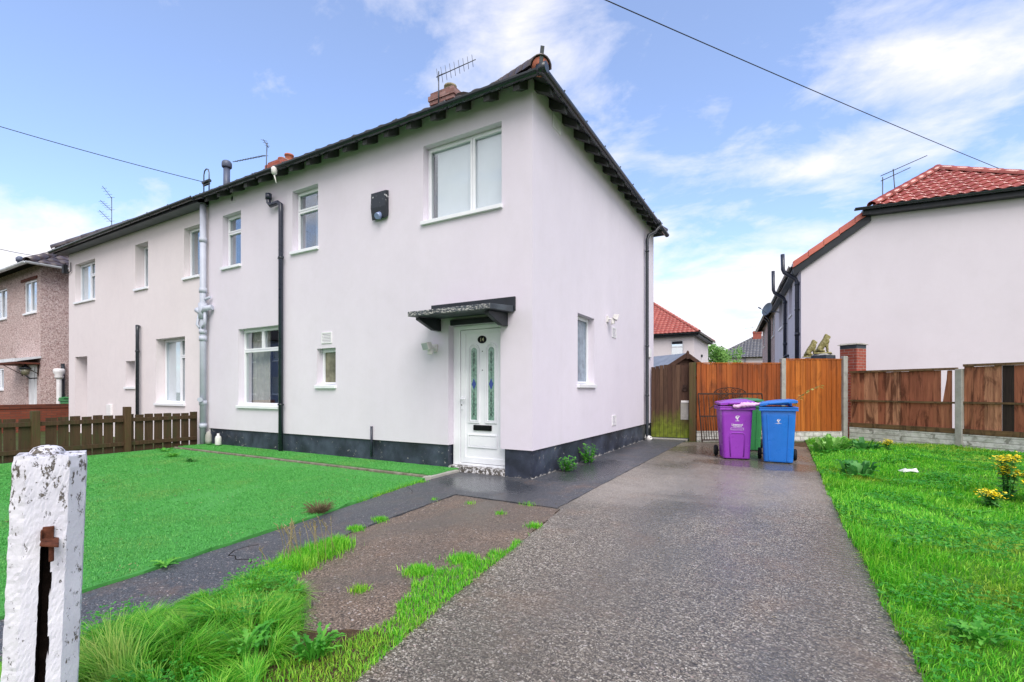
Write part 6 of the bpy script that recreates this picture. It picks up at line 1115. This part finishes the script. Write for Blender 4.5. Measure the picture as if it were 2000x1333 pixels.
bits('straw_debris', 260, onturf, 'dry_stalk', 95, -7, -0.4, -5.5, -0.8, 0.036); bits('leaf_debris', 90, onturf, 'twig', 97, -7, -0.4, -5.5, -0.8, 0.036, (0.02, 0.05), 0.008)
bits('straw_debris', 500, lambda x, y, u: onturf(x, y, u) & (np.hypot((x + 0.87) / 0.16, (y + 3.55) / 0.10) + u < 1.5) | (np.hypot((x + 1.05) / 0.15, (y + 2.95) / 0.09) + u < 1.5) | (np.hypot((x + 0.82) / 0.1, (y + 4.3) / 0.1) + u < 1.5), 'dry_stalk', 99, -1.4, -0.6, -4.6, -2.6, 0.034)
bits('straw_debris', 900, lambda x, y, u: (np.abs(x - np.interp(y, [-7, -3.2, 0, 4], [3.61, 3.51, 3.45, 3.41])) < 0.07 * u + 0.02), 'dry_stalk', 101, 3.3, 3.8, -6, 3, 0.012, (0.02, 0.06))
bits('straw_debris', 420, lambda x, y, u: (np.abs(x - np.interp(y, [-6.4, -4.38, -3.5, -2.56], [1.58, 1.44, 1.30, 1.18])) < 0.05), 'dry_stalk', 103, 1.1, 1.7, -6, -2.5, 0.010, (0.015, 0.05))
bits('leaf_debris', 60, lambda x, y, u: u > 0.2, 'twig', 105, 0.2, 3.3, -3, 5.8, 0.014, (0.012, 0.035), 0.006)
def leafy(name, label, cat, loc, n, ln, wd, mat, up=(0.3, 0.9), seed=0, stems=0, group=None, rad=0.05):
    """A weed: a rosette of broad arching leaves with a midrib fold."""
    r_ = np.random.default_rng(seed); t_ = thing(name, label, cat, loc, group, world=False); mb = MB()
    for i in range(n):
        a = r_.uniform(0, 2 * math.pi); L_ = ln * r_.uniform(0.55, 1.15); e_ = r_.uniform(*up); o_ = Vector((math.cos(a), math.sin(a), 0)); s_ = Vector((-math.sin(a), math.cos(a), 0)); w = wd * r_.uniform(0.7, 1.2); p0 = o_ * r_.uniform(0, rad) + s_ * r_.normal(0, rad * 0.5)
        vs = []; K = 9 if wd < 0.045 else 5
        for k_ in range(K + 1):
            q = k_ / K; c_ = p0 + o_ * L_ * q * (0.45 + 0.55 * q * (1 - e_ * 0.5)) + Z * L_ * (e_ * q - (0.55 * e_ + 0.05) * q * q); ww = w * (0.18 + 0.82 * math.sin(math.pi * min(1, 0.12 + q * 0.86)) ** 0.8) * ((0.5 if k_ % 2 else 1.3) if wd < 0.045 else 1 + 0.12 * math.sin(k_ * 2.4 + i))
            if k_ == K: ww *= 0.1
            vs += [c_ - s_ * ww / 2 + Z * ww * 0.22, c_, c_ + s_ * ww / 2 + Z * ww * 0.22]
        mb.add(vs, [(k_ * 3 + j, k_ * 3 + j + 1, k_ * 3 + j + 4, k_ * 3 + j + 3) for k_ in range(K) for j in range(2)], 0, True)
    mb.build('foliage', mat, t_, clean=False)
    return t_
leafy('dock_plant', 'clump of broad pale green dock leaves at the head of the lawn by the fence', 'weed', (3.78, 5.35, 0.03), 70, 0.30, 0.10, 'pale_leaf', (0.9, 2.4), 20, rad=0.25)
leafy('dock_plant', 'second broad leaved clump at the lawn top, towards the yellow blooms', 'weed', (4.30, 5.6, 0.03), 56, 0.26, 0.09, 'dark_leaf', (0.9, 2.4), 21, rad=0.22)
leafy('dock_plant', 'dark leafy weed clump on the lawn beside the drive edge, below the docks', 'weed', (3.88, 2.45, 0.04), 52, 0.22, 0.075, 'dark_leaf', (0.8, 2.2), 22, rad=0.14)
leafy('dandelion_plant', 'rosette of long dandelion leaves at the corner of the long grass', 'weed', (1.14, -4.36, 0.02), 40, 0.15, 0.022, 'weed_leaf', (0.6, 1.9), 23, rad=0.05)
leafy('dandelion_plant', 'broad serrated weed leaves amid the long grass, nearer the white post than the dandelion rosette', 'weed', (0.95, -4.55, 0.08), 26, 0.15, 0.024, 'weed_leaf', (0.8, 1.8), 24, rad=0.06)
leafy('dandelion_plant', 'leafy toothed weed in the lawn at the street end of the drive', 'weed', (3.78, -2.75, 0.05), 34, 0.14, 0.028, 'weed_leaf', (0.5, 1.4), 25, rad=0.06)
leafy('dandelion_plant', 'small weed rosette growing from the turf edge beside the path', 'weed', (-0.70, -4.12, 0.02), 12, 0.11, 0.03, 'weed_leaf', (0.3, 0.8), 26, rad=0.02)
leafy('dandelion_plant', 'leafy weed sprouting in the turf near the picket fence', 'weed', (-6.55, -1.35, 0.02), 18, 0.17, 0.04, 'weed_leaf', (0.5, 1.2), 27, rad=0.05)
leafy('dandelion_plant', 'dark brownish weed in the turf, further from the picket fence', 'weed', (-5.65, -1.52, 0.02), 16, 0.15, 0.03, 'dark_leaf', (0.5, 1.2), 28, rad=0.05)
leafy('dandelion_plant', 'leafy weed at the foot of the picket fence end', 'weed', (-7.55, -1.05, 0.02), 14, 0.16, 0.04, 'weed_leaf', (0.5, 1.2), 33, rad=0.05)
for k_, (cx_, cy_, cz_, ss, lab) in enumerate(((4.6, 0.4, 0.04, 0.13, 'flat weed rosette in the middle of the lawn'), (3.9, -0.9, 0.04, 0.11, 'small pale weed in the lawn close to the drive'), (4.4, -1.7, 0.04, 0.14, 'flat spreading dark weed in the lawn, third from the fence'))): leafy('dandelion_plant', lab, 'weed', (cx_, cy_, cz_), 16, ss, 0.035, ('weed_leaf', 'pale_leaf', 'dark_leaf')[k_], (0.2, 0.7), 40 + k_, rad=0.03)
def wallweed(label, loc, h_, n, seed, name='nettle_plant'):
    r_ = np.random.default_rng(seed); t_ = thing(name, label, 'weed', loc, None, world=False); st = MB(); lf = MB()
    for i in range(n):
        a = r_.uniform(0, 2 * math.pi); L_ = h_ * r_.uniform(0.45, 1.1); out = Vector((math.cos(a), math.sin(a), 0)) * r_.uniform(0.1, 0.75); p = Vector((0, 0, 0)) + out * 0.12; P = [p]
        for k_ in range(5): p = p + (Z * (1 - 0.1 * k_) + out * 0.5).normalized() * L_ / 5; P.append(p)
        st.tube(P, 0.0035, 5)
        for q in P[1:]:
            for _ in range(4):
                b = r_.uniform(0, 2 * math.pi); d_ = Vector((math.cos(b), math.sin(b), r_.uniform(-0.3, 0.5))).normalized(); s_ = d_.cross(Z).normalized() * 0.014 * r_.uniform(0.7, 1.5); l_ = 0.055 * r_.uniform(0.6, 1.4)
                lf.add([q, q + d_ * l_ * 0.5 + s_, q + d_ * l_, q + d_ * l_ * 0.5 - s_], [(0, 1, 2, 3)])
    st.build('stems', 'weed_leaf', t_); lf.build('foliage', 'weed_leaf', t_, clean=False); return t_
wallweed('bushy green weed at the foot of the side wall, nearer the front corner', (0.14, 0.85, 0.01), 0.24, 16, 30); wallweed('taller green weed against the side plinth, further along the wall', (0.13, 1.80, 0.01), 0.30, 20, 31)
def ragwort(label, loc, h_, n, seed, spread):
    r_ = np.random.default_rng(seed); t_ = thing('ragwort_plant', label, 'flowering plant', loc, None, world=False); st = MB(); lf = MB()
    for i in range(n):
        a = r_.uniform(0, 2 * math.pi); L_ = h_ * r_.uniform(0.6, 1.08); out = Vector((math.cos(a), math.sin(a), 0)) * r_.uniform(0.05, 0.5); p = out * 0.15 * spread; P = [p.copy()]
        for k_ in range(6): p = p + (Z + out * 0.45 * spread).normalized() * L_ / 6; P.append(p.copy())
        st.tube(P, 0.005, 5)
        for q in P[1:-1]:
            for _ in range(6):
                b = r_.uniform(0, 2 * math.pi); d_ = Vector((math.cos(b), math.sin(b), r_.uniform(-0.5, 0.4))).normalized(); s_ = d_.cross(Z).normalized() * 0.016 * r_.uniform(0.7, 1.4); l_ = 0.07 * r_.uniform(0.6, 1.4)
                lf.add([q, q + d_ * l_ * 0.5 + s_, q + d_ * l_, q + d_ * l_ * 0.5 - s_], [(0, 1, 2, 3)])
        fl_ = MB()
        for _ in range(34):
            c_ = p + Vector((r_.normal(0, 0.045), r_.normal(0, 0.045), r_.normal(0.01, 0.016))); rr = 0.011 * r_.uniform(0.8, 1.3); nd = Vector((r_.normal(0, 0.5), r_.normal(0, 0.5), 1)).normalized(); a_ = nd.orthogonal().normalized(); b_ = nd.cross(a_); st.tube([p - Z * 0.05, c_ - Z * 0.004], 0.0018, 4, caps=False)
            fl_.add([c_ + (a_ * math.cos(t2) + b_ * math.sin(t2)) * rr for t2 in np.linspace(0, 2 * math.pi, 9)[:-1]] + [c_ + nd * 0.006], [(j, (j + 1) % 8, 8) for j in range(8)])
        fl_.build('blossoms', 'petal', t_, clean=False)
    st.build('stems', 'dark_leaf', t_); lf.build('foliage', 'dark_leaf', t_, clean=False); return t_
ragwort('tall yellow flowering ragwort on the lawn in front of the broken fence', (5.08, 1.42, 0.03), 0.44, 9, 50, 0.9); ragwort('broad spreading yellow ragwort on the far side of the tall one from the drive', (5.36, 1.36, 0.03), 0.34, 12, 51, 1.1); ragwort('low yellow ragwort blooms nearer the camera than the tall plant', (4.86, 0.97, 0.03), 0.13, 4, 52, 1.0)
ragwort('small yellow bloom at the top of the lawn among dock leaves', (4.66, 5.6, 0.03), 0.22, 3, 53, 0.5)
# bramble shoot in front of the fence
bs = thing('bramble_shoot', 'arching shoot with yellowing leaves in front of the amber fence panel', 'plant', (3.05, 6.35, 0.0), None, world=False)
P = [Vector((0, 0, 0)), Vector((0.02, 0.0, 0.5)), Vector((0.05, 0.02, 0.85)), Vector((0.2, 0.08, 1.08)), Vector((0.42, 0.2, 1.24)), Vector((0.62, 0.3, 1.34))]; MB().tube(P, [0.008, 0.007, 0.006, 0.005, 0.004, 0.002], 6).build('stem', 'twig', bs)
lf = MB(); r_ = np.random.default_rng(60)
for i in range(34):
    q = 1.2 + 3.8 * (i / 33); k_ = min(int(q), 4); p = P[k_].lerp(P[k_ + 1], q - k_); b = r_.uniform(0, 2 * math.pi); d_ = Vector((math.cos(b), math.sin(b), r_.uniform(-0.6, 0.3))).normalized(); s_ = d_.cross(Z).normalized() * 0.034; l_ = 0.115 * r_.uniform(0.7, 1.3); lf.add([p, p + d_ * l_ * .5 + s_, p + d_ * l_, p + d_ * l_ * .5 - s_], [(0, 1, 2, 3)])
lf.build('foliage', 'yellow_leaf', bs, clean=False)
# dead twiggy tuft on the turf edge
dt = MB(); r_ = np.random.default_rng(70)
for i in range(150):
    a = r_.uniform(0, 2 * math.pi); o_ = Vector((math.cos(a), math.sin(a), 0)); p = Vector((-0.98, -2.66, 0.02)) + o_ * r_.uniform(0, 0.07); q = p + o_ * r_.uniform(0.04, 0.14) + Z * r_.uniform(0.02, 0.11); dt.tube([p, p.lerp(q, .5) + Z * 0.02, q], [0.003, 0.0025, 0.0015], 4, caps=False)
o = dt.build('dead_plant', 'twig'); tag(o, 'dead brown twiggy tuft on the edge of the turf', 'dead plant')
# dry seed stalks over the path edge
ds_ = MB(); r_ = np.random.default_rng(71)
for i in range(26):
    p = Vector((r_.normal(0.0, 0.10), r_.normal(-3.5, 0.16), 0)); a = r_.uniform(1.8, 4.2); q = p + Vector((math.cos(a) * 0.12, math.sin(a) * 0.1, r_.uniform(0.16, 0.27))); m_ = p.lerp(q, 0.55) + Z * 0.03; ds_.tube([p, m_, q], 0.0016, 4, caps=False)
    for k_ in range(5): c_ = m_.lerp(q, 0.4 + 0.15 * k_); ds_.tube([c_, c_ + Vector((r_.normal(0, 0.014), r_.normal(0, 0.014), 0.018))], [0.003, 0.001], 4, caps=False)
o = ds_.build('grass_stalks', 'dry_stalk'); o['kind'] = 'stuff'

# ------------------------------------------------------------------ house over the road, seen only as a reflection in the ground floor window
oh = thing('street_house', 'blue grey rendered house over the road, mirrored in the large ground floor window', 'house', (-36, -21, 0))
OF = Fr((0, -18, 0), (1, 0, 0), (0, -1, 0)); ow = [(-44.5, -42.5, 0.9, 2.3), (-44.3, -42.9, 3.6, 4.8), (-40.5, -39.2, 3.6, 4.8), (-37.5, -35.5, 0.9, 2.3), (-37.0, -35.6, 3.6, 4.8), (-33.5, -31.5, 0.9, 2.3), (-33.3, -31.9, 3.6, 4.8)]
MB().plate(OF, -47, -27, 0, 5.3, 0, 0.3, ow).plate(Fr((-27, -18, 0), (0, -1, 0), (-1, 0, 0)), 0.3, 7, 0, 5.3, 0, 0.3).build('wall', 'street_render', oh)
for h_ in ow: window(oh, OF, *h_, [(0, .5, 0, 1), (.5, 1, 0, 1)], rec=0.08, glass='frosted_glass')
hip_roof(oh, -47.4, -26.6, -25.4, -17.6, 5.3, 0.6, 'grey_tile', '')
